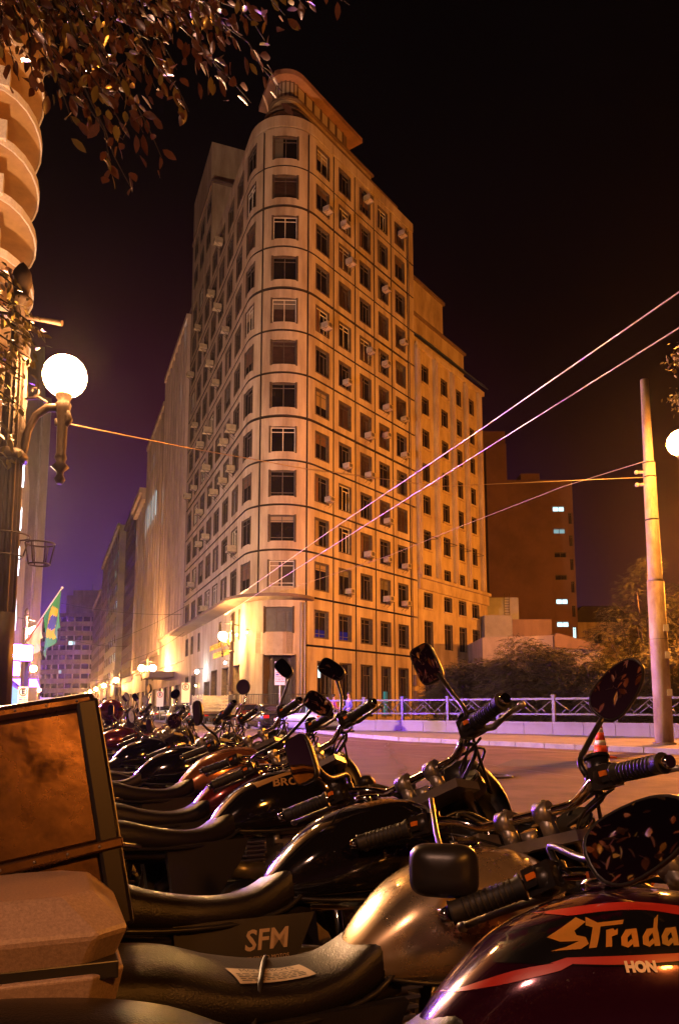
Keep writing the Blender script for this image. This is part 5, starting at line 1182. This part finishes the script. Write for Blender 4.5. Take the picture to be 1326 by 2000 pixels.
P_('tail_light', MB().box((-.90, 0, .715), (.07, .15, .08), taper=.85), M_lampr, False, None, 1)
gb = MB().tube([(-.45, .14, .74), (-.62, .155, .775), (-.80, .13, .80), (-.88, .06, .805), (-.88, -.06, .805), (-.80, -.13, .80), (-.62, -.155, .775), (-.45, -.14, .74)], .010, 8); P_('grab_rail', gb, M_chrome, False, None, 1)
for s, nm in ((-1, 'shock_absorber'), (1, 'shock_absorber_left')):
    sh_ = MB().tube([(-.48, s*.12, .70), (-.56, s*.12, .34)], .012, 8); cp = []
    for k in range(60): f = k/59; a = f*2*pi*8; cx_, cz_ = -.485-.07*f, .67-.26*f; cp.append((cx_+.026*cos(a), s*.12+.026*sin(a), cz_))
    P_(nm, sh_, M_chrome, False, [('spring', MB().tube(cp, .005, 5), M_chrome)], 2)
for s in (-1, 1):
    for x, z, nm, st in ((-.80, .68, 'rear_indicator', False), (.42, .86, 'front_indicator', True)):
        P_(nm+('' if s < 0 else '_left'), MB().tube([(x, s*.06, z), (x-.01, s*.13, z)], .009, 6).sph((x-.012, s*.155, z), (.038, .034, .028), 12), M_blk, st, [('lens', MB().sph((x-.035 if not st else x+.02, s*.155, z), (.022, .030, .024), 10), M_amb)], 1)
P_('kick_stand', MB().tube([(-.1, .12, .27), (-.05, .24, .06), (-.02, .26, .045)], .011, 8), M_blk, False, None, 2)
P_('foot_peg', MB().tube([(-.12, -.12, .30), (-.12, -.27, .30)], .014, 8).tube([(-.38, -.12, .34), (-.38, -.24, .35)], .012, 8).tube([(.02, -.14, .24), (.16, -.17, .25)], .008, 6), M_rub, False, None, 2)
# fork, clamps, headlight, gauges, bar
ax_ = Vector((-sin(RAKE), 0, cos(RAKE))); hd0 = Vector((HX, 0, HZ))
fk = MB(); sl_ = MB()
for s in (-1, 1):
    tp = hd0+Vector((.045, s*.085, 0))+ax_*.06; bt = Vector((AXF[0], s*.085, AXF[2])); fk.tube([tp, bt], .016, 10); sl_.tube([tp.lerp(bt, .48), tp.lerp(bt, .52), bt+Vector((0, 0, -.02))], [.020, .026, .024], 12)
P_('fork', fk, M_chrome, True, [('slider', sl_, M_alc)], 1)
tc_ = hd0+ax_*.045
P_('top_clamp', MB().box((tc_.x+.02, 0, tc_.z), (.10, .23, .022)).box((tc_.x+.05, 0, tc_.z-.14), (.09, .22, .03)).cyl((tc_.x-.01, -.0, tc_.z), (tc_.x-.015, 0, tc_.z+.03), .018, n=12), M_alc, True, None, 1)
ris = MB(); BX, BZ = HX-.035, HZ+.100
for s in (-1, 1): ris.cyl((tc_.x, s*.048, tc_.z), (BX, s*.048, BZ-.01), .018, n=12).cyl((BX, s*.048-.017, BZ), (BX, s*.048+.017, BZ), .024, n=14).cyl((BX+.012, s*.048, BZ+.015), (BX+.012, s*.048, BZ+.028), .006, n=6)
P_('bar_clamp', ris, M_alc, True, None, 1)
half = [(BX, 0, BZ), (BX, .08, BZ), (BX+.002, .12, BZ+.004), (BX-.012, .165, BZ+.026), (BX-.045, .205, BZ+.034), (BX-.090, .275, BZ+.030), (BX-.140, .37, BZ+.020)]
bar = [(x, -y, z) for x, y, z in half[:0:-1]]+half; barc = catmull(bar, 4)
P_('handlebar', MB().tube(barc, .0112, 10), M_chrome, True, None, 0)
def bp(y):
    for a, b in zip(half[:-1], half[1:]):
        if a[1] <= abs(y) <= b[1]: f = (abs(y)-a[1])/(b[1]-a[1]); return Vector((a[0]+(b[0]-a[0])*f, y, a[2]+(b[2]-a[2])*f))
    return Vector((half[-1][0], y, half[-1][2]))
for s, sf in ((-1, ''), (1, '_left')):
    a, b = bp(s*.255), bp(s*.365); d = (b-a).normalized(); gp = MB().tube([a, a+d*.004, a+d*.012, b-d*.006, b], [.022, .022, .0175, .0175, .02], 14)
    for k in range(9): gp.tube([a+d*(.018+k*.010), a+d*(.022+k*.010)], [.0188, .0188], 12)
    P_('grip'+sf, gp, M_rub, True, [('bar_end', MB().tube([b, b+d*.018], [.013, .012], 10), M_chrome)], 0)
    c = bp(s*.225); P_('switch_housing'+sf, MB().box(tuple(c), (.040, .05, .044), rz=0).box((c.x-.002, c.y+s*.012, c.z+.004), (.052, .022, .032)).sph((c.x+.0, c.y, c.z), (.027, .03, .027), 12), M_blk, True, [('switch', MB().box((c.x-.026, c.y+s*.008, c.z+.004), (.01, .016, .010)), M_amb)], 1)
    l0 = c+Vector((.028, s*.0, -.002)); l1 = c+Vector((.052, s*.03, -.006)); l2 = bp(s*.33)+Vector((.055, 0, -.008)); l3 = bp(s*.365)+Vector((.048, s*.012, -.010))
    P_('lever'+sf, MB().tube([l0, l1, l2, l3], [.009, .008, .006, .006], 8).sph(tuple(l3+Vector((0, s*.006, 0))), .0095, 10), M_alc, True, [('lever_bracket', MB().box(tuple(c+Vector((.025, -s*.01, 0))), (.035, .035, .028)), M_blk)], 1)
    cb0 = c+Vector((.04, -s*.005, 0)); P_('cable'+sf, MB().tube(catmull([tuple(cb0), (cb0.x+.07, s*.16, cb0.z+.01), (HX+.17, s*.07, HZ+.0), (HX+.10, s*.03, HZ-.12), (HX-.02, s*.03, HZ-.16)], 6), .0045, 6).tube(catmull([(cb0.x, cb0.y, cb0.z-.02), (cb0.x+.03, s*.12, cb0.z-.06), (HX+.10, s*.03, HZ-.02), (HX+.02, s*.05, HZ-.2)], 5), .0035, 5), M_blk, True, None, 1)
lm_ = MB(); rq = random.Random(6)
for k in range(7):
    s_ = -1 if k % 2 else 1; y0 = s_*rq.uniform(.10, .20); p0 = bp(y0)
    lm_.tube(catmull([(p0.x+.0, p0.y, p0.z-.01), (p0.x+rq.uniform(.04, .13), y0*rq.uniform(.6, 1.1), p0.z+rq.uniform(-.03, .06)), (HX+rq.uniform(.10, .22), rq.uniform(-.09, .09), HZ+rq.uniform(-.05, .06)), (HX+rq.uniform(.02, .14), rq.uniform(-.07, .07), HZ-rq.uniform(.08, .22)), (HX-.06, rq.uniform(-.06, .06), HZ-.22)], 6), rq.uniform(.003, .0055), 5)
P_('cable_loom', lm_, M_rub, True, None, 1)
bo = MB()
for s_ in (-1, 1):
    for (x, y, z) in ((tc_.x+.045, s_*.085, tc_.z+.012), (tc_.x, s_*.048, tc_.z+.012)): bo.cyl((x, y, z), (x-.004, y, z+.012), .014, .011, 6)
bo.cyl((tc_.x-.005, 0, tc_.z+.01), (tc_.x-.012, 0, tc_.z+.030), .020, .018, 16); P_('clamp_bolts', bo, M_chrome, True, None, 1)
ig = MB().cyl((tc_.x+.06, 0, tc_.z+.01), (tc_.x+.05, 0, tc_.z+.045), .020, n=14); P_('ignition_lock', ig, M_blk, True, None, 1)
P_('horn', MB().cyl((.43, .05, .80), (.46, .06, .80), .035, .040, 16), M_blk, True, None, 1)
c = bp(-.20); P_('brake_reservoir', MB().cyl((c.x+.03, c.y, c.z+.005), (c.x+.032, c.y, c.z+.045), .024, n=14).cyl((c.x+.032, c.y, c.z+.045), (c.x+.033, c.y, c.z+.052), .027, n=14), M_blk, True, None, 2)
hl = hd0+Vector((.155, 0, -.02))
P_('headlight', MB().tube([hl+Vector((-.085, 0, .0)), hl+Vector((-.075, 0, 0)), hl+Vector((-.04, 0, 0)), hl+Vector((0, 0, 0)), hl+Vector((.03, 0, -.005))], [.02, .05, .082, .092, .094], 22), M_blk, True, [('lens', MB().sph((hl.x+.03, 0, hl.z-.005), (.025, .086, .086), 20), M_lens), ('trim_ring', MB().torus((hl.x+.03, 0, hl.z-.005), .090, .008, 'X', 26, 6), M_chrome)], 1)
ga = MB(); gf_ = MB(); gr2 = MB()
for s in (-1, 1):
    c = hd0+Vector((.085, s*.055, .075)); n_ = Vector((-.62, 0, .78)); ga.tube([c-n_*.055, c-n_*.04, c], [.03, .046, .048], 20); gf_.tube([c+n_*.001, c+n_*.003], [.042, .042], 20); rg = []
    gr2.tube([c+n_*.0, c+n_*.006], [.0495, .0485], 20)
P_('gauges', ga, M_blk, True, [('gauge_bezel', gr2, M_chrome), ('gauge_glass', shift(gf_, (-.003, 0, .0045)), M_gface)], 1)
# headlight cowl used by some machines (tall teardrop shell seen from behind)
cw = MB(); rr_ = []
for i in range(9):
    f = i/8; rr_.append([(hl.x-.03+.06*f+.05*sin(pi*f)*abs(cos(a))**.5*.2, (.035+.085*sin(pi*min(1, f*.9+.12)))*cos(a), hl.z+.16-.30*f+.0+.02*sin(a)) if False else (hl.x+.02+(.075-.05*f)*sin(a), (.03+.085*sin(pi*(f*.86+.1)))*cos(a), hl.z+.17-.32*f) for a in [k*pi/10 for k in range(21)][:20]])
P_('cowl', MB().rings(rr_), None, True, None, 1)
def outline(kind, n=28):
    o = []
    for k in range(n):
        a = 2*pi*k/n; c, s_ = cos(a), sin(a)
        if kind == 'rect': y = .038*math.copysign(abs(c)**.45, c); z = .062*math.copysign(abs(s_)**.45, s_); y += .010*z/.06
        elif kind == 'big': y = .046*math.copysign(abs(c)**.5, c); z = .062*math.copysign(abs(s_)**.5, s_)
        elif kind == 'hex': y = .036*math.copysign(abs(c)**.6, c)*(1+.15*s_); z = .070*math.copysign(abs(s_)**.7, s_)
        elif kind == 'drop': y = .080*math.copysign(abs(c)**.8, c); z = .046*math.copysign(abs(s_)**.8, s_)*(1+.22*c)
        else: y, z = .055*c, .055*s_
        o.append((y, z))
    return o
def mirror_parts(kind, s, tilt, yaw, roll, up=.16, drop=None):
    c = bp(s*(.205 if kind != 'drop' or s > 0 else .175))+Vector((.01, 0, .01)); ce = drop or (c+Vector((-.005, s*.085, up+.055)))
    ce = Vector(ce); st = MB().tube(catmull([tuple(c), tuple(c+Vector((.004, s*.004, .045))), tuple(c.lerp(ce, .5)+Vector((.012, s*.010, .0))), tuple(ce+Vector((.02, -s*.0, -.055)) if not drop else ce+Vector((.02, 0, .02)))], 5), .0065, 8).cyl(c-Vector((0, 0, .02)), c+Vector((0, 0, .014)), .012, n=10)
    if drop and kind == 'drop' and s < 0: st = MB().tube(catmull([tuple(c), tuple(c+Vector((0, .012, .04))), tuple(c.lerp(ce, .42)+Vector((.01, .042, .0))), tuple(ce+Vector((.018, .050, -.040)))], 5), .0068, 8).cyl(c-Vector((0, 0, .02)), c+Vector((0, 0, .014)), .012, n=10)
    T = Matrix.Translation(ce) @ Matrix.Rotation(yaw, 4, 'Z') @ Matrix.Rotation(tilt, 4, 'Y') @ Matrix.Rotation(roll*s, 4, 'X')
    o = outline(kind); rr = [[(x, y*k, z*k) for y, z in o] for x, k in ((-.004, .93), (-.006, .97), (-.002, 1.0), (.008, .98), (.022, .80), (.030, .45), (.031, .05))]
    if s < 0: pass
    body = MB().rings(rr, T=T); gl_ = MB().rings([[(x, y*k, z*k) for y, z in o] for x, k in ((-.0045, .92), (-.0048, .5), (-.0049, .02))], caps=False, T=T)
    return st, body, gl_
MC = {}
def getmesh(key, nm, mb, m):
    k = (key, m.name)
    if k not in MC: MC[k] = mb.mesh(nm, m)
    return MC[k]
BARP = Vector((BX, 0, BZ))
def strip(n): return n.replace('_left', '')
def motorcycle(label, bar, head, steer, tank_m, lod=2, lean=10, mirrors=('rect', 'rect'), mtilt=(0, 0), cowl=False, grp='motorcycles parked in a slanting row', mod=None, spec=None, trim=None, sc=1.0):
    """bar = ground position under the middle of the handlebar"""
    L = Matrix.Rotation(rad(head), 4, 'Z') @ Matrix.Rotation(-rad(lean), 4, 'X') @ Matrix.Scale(sc, 4)
    o_ = L @ BARP; t = thing('motorcycle', label, 'motorcycle', group=grp)
    t.matrix_world = Matrix.Translation((bar[0]-o_.x, bar[1]-o_.y, 0)) @ L
    St = Matrix.Translation(hd0) @ Matrix.Rotation(rad(steer), 4, ax_) @ Matrix.Translation(-hd0)
    def put(nm, mb, m, steerp, subs):
        o = mo(strip(nm), getmesh(nm, strip(nm), mb, m), t)
        if steerp: o.matrix_local = St
        for (sn, smb, sm_) in subs: mo(sn, getmesh(nm+sn, sn, smb, sm_), o)
        return o
    for nm, (mb, m, st, subs, l) in PART.items():
        if l > lod: continue
        if nm == 'cowl':
            if cowl: put(nm, mb, trim or M_blk, st, subs)
            continue
        put(nm, mb, m or (trim or tank_m), st, subs if lod > 0 else [])
    to = mo('fuel_tank', getmesh('tank', 'fuel_tank', TANK, tank_m), t)
    mo('fuel_cap', getmesh('cap', 'fuel_cap', MB().tube([(.14, 0, .970), (.141, 0, .984), (.141, 0, .988)], [.034, .034, .028], 18).box((.14, 0, .992), (.045, .012, .012)), M_chrome), to)
    mo('tank_seam', getmesh('seam', 'tank_seam', TSEAM, M_blk), to); mo('petrol_tap', getmesh('tap', 'petrol_tap', MB().cyl((.06, -.10, .735), (.06, -.10, .70), .012, n=10).box((.06, -.118, .712), (.04, .012, .012)), M_alc), to)
    for s, kd, tl in ((-1, mirrors[0], mtilt[0]), (1, mirrors[1], mtilt[1])):
        if not kd: continue
        tl = tl if isinstance(tl, tuple) else (tl, 0, 0)
        if len(tl) > 3 and len(tl[3]) == 4: tl = tl[:3]+(tuple((t.matrix_world @ St).inverted() @ Vector(tl[3][:3])),)
        key = (kd, s, tl, 'm'); spc = tl[3] if len(tl) > 3 else None
        st_, bd_, gl_ = mirror_parts(kd, s, tl[0], tl[1], tl[2], drop=spc)
        o = mo('mirror', getmesh(str(key)+'b', 'mirror', bd_, M_blk), t); o.matrix_local = St
        mo('mirror_stem', getmesh(str(key)+'s', 'mirror_stem', st_, M_blk if kd != 'oval' else M_chrome), o); mo('mirror_glass', getmesh(str(key)+'g', 'mirror_glass', gl_, M_gl), o)
    return t, to
def paint(n, c, metal=.55, rough=.22, **k): return mat(n, c, rough, metal=metal, coat=1.0, rvar=.07, vscale=14, **k)
pt_gold = paint('champagne_gold_paint', (.58, .43, .25), .75, .28); pt_plum = paint('dark_plum_paint', (.040, .005, .022), .5, .15)
pt_blk = paint('gloss_black_paint', (.008, .007, .008), .2, .10); pt_mar = paint('maroon_paint', (.16, .018, .012), .5, .2); pt_or = paint('copper_orange_paint', (.34, .12, .04), .5, .22); pt_blue = paint('deep_blue_paint', (.012, .018, .08), .4, .18); pt_sil = paint('silver_paint', (.38, .37, .36), .8, .3); pt_red = paint('red_paint', (.30, .02, .012), .4, .2)
HD = 55
def dec(tank, body, size, x0, z0, m, shear=0., bold=.0, off=.0022, side=-1, sx=1., slope=0.):
    """flat print laid on the side of the tank"""
    me = text_mesh(body, size, 0, bold, shear, 'LEFT', 3)
    import bmesh
    bm = bmesh.new(); bm.from_mesh(me); bmesh.ops.subdivide_edges(bm, edges=bm.edges[:], cuts=1); bmesh.ops.triangulate(bm, faces=bm.faces[:])
    for v in bm.verts: x = x0+v.co.x*sx; z = z0+v.co.y+slope*v.co.x; v.co = (x, side*(tank_y(x, z)+off), z)
    bm.to_mesh(me); bm.free(); me.materials.clear(); me.materials.append(m); return mo('decal_lettering', me, tank)
def swoosh(tank, pts_up, pts_lo, m, off=.0014, side=-1, n=20):
    vs = []; U = catmull(pts_up, n//(len(pts_up)-1)); Lw = catmull(pts_lo, n//(len(pts_lo)-1)); k = min(len(U), len(Lw))
    for i in range(k):
        for f in (0, .33, .67, 1): x = U[i][0]*(1-f)+Lw[i][0]*f; z = U[i][1]*(1-f)+Lw[i][1]*f; vs.append((x, side*(tank_y(x, z)+off), z))
    return MB().add(vs, [(i*4+j, i*4+j+1, i*4+5+j, i*4+4+j) for i in range(k-1) for j in range(3)], 0, True).build('decal_stripe', m, tank)
m_y = mat('print_amber', (.75, .38, .06), .35, coat=.6); m_r = mat('print_red', (.45, .03, .02), .35, coat=.6); m_w = mat('print_cream', (.42, .30, .18), .4); m_k = mat('print_black', (.006, .006, .008), .2, coat=.8); m_g = mat('print_gilt', (.40, .24, .08), .4)
def script_decal(tank):
    """angular brush lettering, each stroke a flat patch on the tank"""
    import bmesh
    A = [[(1110, 797), (1050, 800), (1012, 822), (1000, 845), (1030, 853), (1036, 838), (1044, 824), (1072, 812)], [(1036, 838), (1030, 853), (1068, 840), (1062, 828)], [(1072, 812), (1110, 797), (1088, 851), (1058, 851)]]
    mv = lambda L, d: [[(x+d, y) for x, y in q] for q in L]
    polys = [[(832, 757), (735, 788), (645, 815), (700, 829), (795, 829), (835, 818), (800, 812), (735, 808), (790, 786), (868, 772)], [(795, 829), (722, 845), (640, 856), (792, 852), (838, 838), (835, 818)],
             [(880, 757), (925, 776), (1064, 770), (1048, 783), (930, 788), (872, 849), (832, 851), (888, 790), (858, 783), (884, 773)], [(950, 799), (990, 795), (980, 805), (1014, 795), (1000, 813), (966, 819), (950, 848), (918, 849)]]+A+mv(A, 112)+[[(1262, 758), (1226, 772), (1184, 812), (1222, 797)]]+mv(A, 214)
    bm = bmesh.new()
    for q in polys:
        vs = [bm.verts.new((x, 0, y)) for x, y in q]; bm.faces.new(vs)
    bmesh.ops.triangulate(bm, faces=bm.faces[:])
    for _ in range(2): bmesh.ops.subdivide_edges(bm, edges=bm.edges[:], cuts=1); bmesh.ops.triangulate(bm, faces=bm.faces[:])
    for v in bm.verts:
        x = .014+(v.co.x-640)/670*.150; z = .934-(v.co.z-757)/100*.038+(x+.03)*.02; v.co = (x, -(tank_y(x, z)+.003), z)
    me = bpy.data.meshes.new('decal'); bm.to_mesh(me); bm.free(); me.materials.append(m_y2); return mo('decal_lettering', me, tank)
m_y2 = mat('print_amber_green', (.62, .26, .04), .3, coat=.6, var=.6, vscale=9, vcol=(.16, .20, .04))
# --- the five nearest machines
b1, t1 = motorcycle('nearest motorcycle, plum tank with the amber Strada script and red stripes', (.515, 1.09), 3, 46, pt_plum, mirrors=('drop', 'drop'), mtilt=((0, 0, 0), (-.05, .1, -.12, (*at(1248, 1635, .98), 1))), lean=16, sc=.965)
swoosh(t1, [(-.03, .918), (.12, .945), (.30, .925)], [(-.05, .885), (.12, .880), (.30, .890)], m_k, .0010)
swoosh(t1, [(.02, .943), (.14, .953), (.30, .928)], [(.05, .938), (.15, .942), (.29, .908)], m_r); swoosh(t1, [(-.10, .852), (-.03, .876), (.045, .888)], [(-.12, .846), (-.04, .862), (.02, .876)], m_r); swoosh(t1, [(.03, .890), (.11, .892), (.20, .895)], [(.01, .884), (.09, .882), (.17, .886)], m_r)
script_decal(t1); dec(t1, 'HON', .0155, .092, .879, mat('print_bright_cream', (.85, .70, .50), .4), 0, .001)
b2, t2 = motorcycle('second motorcycle with a big champagne gold tank and twin chrome bar clamps', (.374, 1.527), 20, 33, pt_gold, mirrors=('drop', 'big'), mtilt=((.0, 0, .62, (*at(1206, 1345, 1.56), 1)), (.1, 3.5, 1.35, (*at(866, 1700, 1.24), 1))), lean=4, sc=.91)
b3, t3 = motorcycle('third motorcycle, black tank, seat below the metal box and a sticker on its side panel', (.205, 1.93), 21, 30, pt_blk, mirrors=('rect', 'rect'), mtilt=((.0, 0, -.05, (*at(832, 1297, 2.02), 1)), (0, 0, .05, (*at(588, 1483, 1.75), 1))), lean=14, cowl=True, sc=.98)
b4, t4 = motorcycle('fourth motorcycle, dark tank with faint angular lettering and a black cowl', (-.12, 2.92), 34, 38, pt_blk, mirrors=('hex', 'hex'), mtilt=((.1, -.1, .6, (*at(648, 1308, 3.0), 1)), (.1, -.1, -.6, (*at(622, 1375, 2.75), 1))), lean=13, cowl=True, sc=.97)
dec(t4, 'BROS', .040, .05, .915, m_g, .3, .001, sx=1.2); swoosh(t4, [(.0, .925), (.15, .955), (.27, .93)], [(.0, .905), (.15, .945), (.27, .92)], m_g)
me = text_mesh('SFM', .055, .0005, .001, .15, 'CENTER'); me.materials.clear(); me.materials.append(m_w)
def flatprint(me, parent, x, y, z, tilt=0, rz=0): o = mo('sticker_lettering', me, parent, (x, y, z)); o.rotation_euler = (pi/2+tilt, 0, rz); return o
flatprint(me, b3, -.17, -.1265, .690); me = text_mesh('SERGINHO MOTOS', .011, .0003, 0, 0, 'CENTER'); me.materials.clear(); me.materials.append(m_w); flatprint(me, b3, -.17, -.1265, .657)
SEC = catmull(SS, 4)
def seat_z(x, y):
    for p, q in zip(SEC[:-1], SEC[1:]):
        if p[0] <= x <= q[0]: f = (x-p[0])/(q[0]-p[0]+1e-9); w, z0, z1 = [a+(b-a)*f for a, b in zip(p[1:], q[1:])]; zc = (z0+z1)/2; k = min(.999, abs(y)/w); return zc+(z1-zc)*(1-k**3)**(1/3)
    return .8
def lay(x, y, h): c_, s_ = cos(.22), sin(.22); X = -.30+x*c_-y*s_; Y = -.060+x*s_+y*c_; return (X, Y, seat_z(X, Y)+h)
nn_ = 8; vs = [lay(-.075+.15*i/nn_, -.032+.064*j/nn_, .0022) for i in range(nn_+1) for j in range(nn_+1)]
lb = MB().add(vs, [(i*9+j, (i+1)*9+j, (i+1)*9+j+1, i*9+j+1) for i in range(nn_) for j in range(nn_)], 0, True).build('paper_label', mat('paper_label_stock', (.50, .40, .27), .7), b2)
me = text_mesh('MOTOBOYS', .020, 0, .0, 0, 'CENTER')
for v in me.vertices: v.co = lay(v.co.x, v.co.y+.018, .0034)
me.materials.clear(); me.materials.append(M_ink); mo('label_lettering', me, lb)
pr = MB(); rr = random.Random(2)
for k in range(5):
    x = -.068
    while x < .055:
        l = rr.uniform(.006, .02); y = -.026+k*.0065; pr.add([lay(x, y, .0034), lay(x+l, y, .0034), lay(x+l, y+.0028, .0034), lay(x, y+.0028, .0034)], [(0, 1, 2, 3)]); x += l+.004
pr.build('small_print', M_ink, lb)
MB().tube(catmull([(-.35, -.128, .73), (-.34, -.122, .765), (-.33, -.10, seat_z(-.33, -.10)+.004), (-.315, -.05, seat_z(-.315, -.05)+.004), (-.30, 0, seat_z(-.3, 0)+.005), (-.28, .06, seat_z(-.28, .06)+.004), (-.27, .13, .745)], 5), .005, 6).build('seat_strap', M_rub, b2)
specs = [('fifth motorcycle, copper tank, its seat just right of the metal box', pt_mar, 'hex'), ('sixth motorcycle with a broad copper orange tank', pt_or, 'hex'), ('seventh motorcycle, black tank with blue glints behind the orange one', pt_blk, 'oval'),
         ('eighth motorcycle, maroon tank', pt_mar, 'oval'), ('ninth motorcycle, dark blue tank', pt_blue, 'oval'), ('tenth motorcycle, black tank and small round mirrors', pt_blk, 'oval'), ('eleventh motorcycle, silver tank', pt_sil, 'hex'), ('twelfth motorcycle, red tank', pt_red, 'oval')]
rb = random.Random(21)
ORD = ['thirteenth', 'fourteenth', 'fifteenth', 'sixteenth', 'seventeenth', 'eighteenth', 'nineteenth', 'twentieth', 'twenty-first', 'twenty-second', 'twenty-third', 'twenty-fourth', 'twenty-fifth', 'farthest']
for i in range(22):
    bx_, by_ = -.30-.195*i*1.0, 3.36+.50*i
    lb_, pm_2, mk = specs[i] if i < len(specs) else ('', rb.choice((pt_blk, pt_mar, pt_blue, pt_red, pt_sil)), rb.choice(('oval', 'hex', 'rect')))
    if not lb_: lb_ = '%s motorcycle from the camera in the slanting row, small, %s tank' % (ORD[i-8], {pt_blk: 'black', pt_mar: 'maroon', pt_blue: 'blue', pt_red: 'red', pt_sil: 'silver'}[pm_2])
    mk2 = mk if rb.random() < .6 else None
    if i in (0, 2, 4): mk2 = mk = None
    motorcycle(lb_, (bx_+rb.uniform(-.12, .12), by_+rb.uniform(-.09, .09)), 27+rb.uniform(-11, 12), rb.choice((40, 38, 30, 36)), pm_2, lod=2 if i < 6 else 1, mirrors=(mk2, mk), mtilt=((rb.uniform(-.2, .2), rb.uniform(-.4, .2), rb.uniform(0, .5)), (rb.uniform(-.2, .2), rb.uniform(-.4, .2), rb.uniform(0, .5))), lean=rb.uniform(7, 14), cowl=rb.random() < .4, sc=rb.uniform(.90, 1.0))
# helmet resting on a far machine
for k, (px, py, Y) in enumerate(((218, 1388, 8.5),)):
    c = at(px, py, Y); h = thing('helmet', 'red-brown glossy helmet perched on a motorcycle just above the metal box', 'helmet', c); MB().sph((0, 0, 0), (.14, .12, .13), 20).build('shell', pt_mar, h); MB().sph((.03, 0, .01), (.118, .105, .06), 16).build('visor', M_carglass, h)
# ------------------------------------------------------------------ metal delivery box on the fourth machine
def on_bike(b, name, label, cat, loc):
    t = thing(name, label, cat); t.matrix_world = b.matrix_world @ Matrix.Translation(loc); return t
M_tin = mat('scratched_sheet_metal', (.17, .092, .050), .28, metal=.9, var=.92, vscale=6.5, vcol=(.010, .005, .003), bump=.25, bscale=9, rvar=.18, bdist=.006)
M_tin2 = mat('dark_metal_trim', (.012, .008, .007), .4, metal=.4)
bpy.context.view_layer.update()
DB = on_bike(b3, 'delivery_box', 'big battered metal delivery box filling the left edge behind the nearest seats', 'box', (-.715, -.02, .762)); DB.matrix_world = DB.matrix_world @ Matrix.Rotation(rad(-10), 4, 'Y')
def rbox(x0, x1, y0, y1, z0, z1, m, name, par, bv=.012): return MB().b2(x0, x1, y0, y1, z0, z1).build(name, m, par, bevel=bv)
rbox(-.26, .24, -.24, .24, -.06, .09, M_tin, 'lower_case', DB); rbox(-.27, .25, -.252, .252, .085, .355, M_tin, 'upper_case', DB, .015)
rbox(-.275, .255, -.257, .257, .345, .378, M_tin, 'lid', DB, .012); rbox(-.275, .262, -.262, .262, .075, .095, M_tin, 'seam_flange', DB, .004)
for sx_ in (-1, 1):
    for sy_ in (-1, 1): x = .232 if sx_ > 0 else -.252; rbox(x-.016, x+.028, sy_*.238-.02, sy_*.238+.02, -.06, .365, M_tin2, 'corner_trim', DB, .008)
rv = MB()
for k in range(9): rv.sph((-.22+k*.055, -.2635, .085), .0028, 6).sph((-.22+k*.055, -.2585, .362), .0025, 6)
for x in (-.22, -.1, .02, .14): pass
tag(rv.build('rivets', M_alc, DB), kind='stuff')
# ------------------------------------------------------------------ moulded top case on the third machine
M_case = mat('speckled_grey_plastic', (.50, .36, .27), .34, spec=.5, var=.35, vscale=220, bump=.6, bscale=500, bdist=.0015)
TC = on_bike(b2, 'luggage_case', 'pale grainy luggage case with slanted edges filling the bottom left corner', 'luggage case', (-.765, -.02, .765))
def cham(x0, x1, y0, y1, z0, z1, c, m, name, par):
    mb = MB(); rr = []
    for z, k in ((z0, .02), (z1-c*.9, 0), (z1, c)):
        q = k; e = .045
        rr.append([(x0+q, y0+q+e, z), (x0+q+e, y0+q, z), (x1-q-e, y0+q, z), (x1-q, y0+q+e, z), (x1-q, y1-q-e, z), (x1-q-e, y1-q, z), (x0+q+e, y1-q, z), (x0+q, y1-q-e, z)])
    return mb.rings(rr, 0, False).build(name, m, par, bevel=.008)
cham(-.23, .20, -.21, .21, .0, .10, .004, M_case, 'lower_shell', TC); cham(-.235, .205, -.215, .215, .105, .205, .055, M_case, 'lid', TC)
rbox(-.22, .19, -.2, .2, .09, .115, M_blk, 'seal', TC, .002); MB().tube([(-.10, -.165, .2065), (-.06, .0, .2075), (-.10, .165, .2065)], .004, 6).build('lid_groove', M_blk, TC)
rbox(-.25, -.228, -.05, .05, .06, .13, M_blk, 'latch', TC, .004)
# ------------------------------------------------------------------ the air of a damp night
HZM = bpy.data.materials.new('night_haze'); HZM.use_nodes = True; t_ = HZM.node_tree; t_.nodes.clear()
pv_ = t_.nodes.new('ShaderNodeVolumePrincipled'); pv_.inputs['Color'].default_value = (.9, .85, .9, 1); pv_.inputs['Density'].default_value = .00019; pv_.inputs['Anisotropy'].default_value = .88
oo = t_.nodes.new('ShaderNodeOutputMaterial'); t_.links.new(pv_.outputs[0], oo.inputs['Volume'])
hz = MB().b2(-320, 320, -70, 1700, -1.2, 66).build('haze', HZM); hz['kind'] = 'stuff'; hz['label'] = 'damp night air glowing faintly round the lamps'
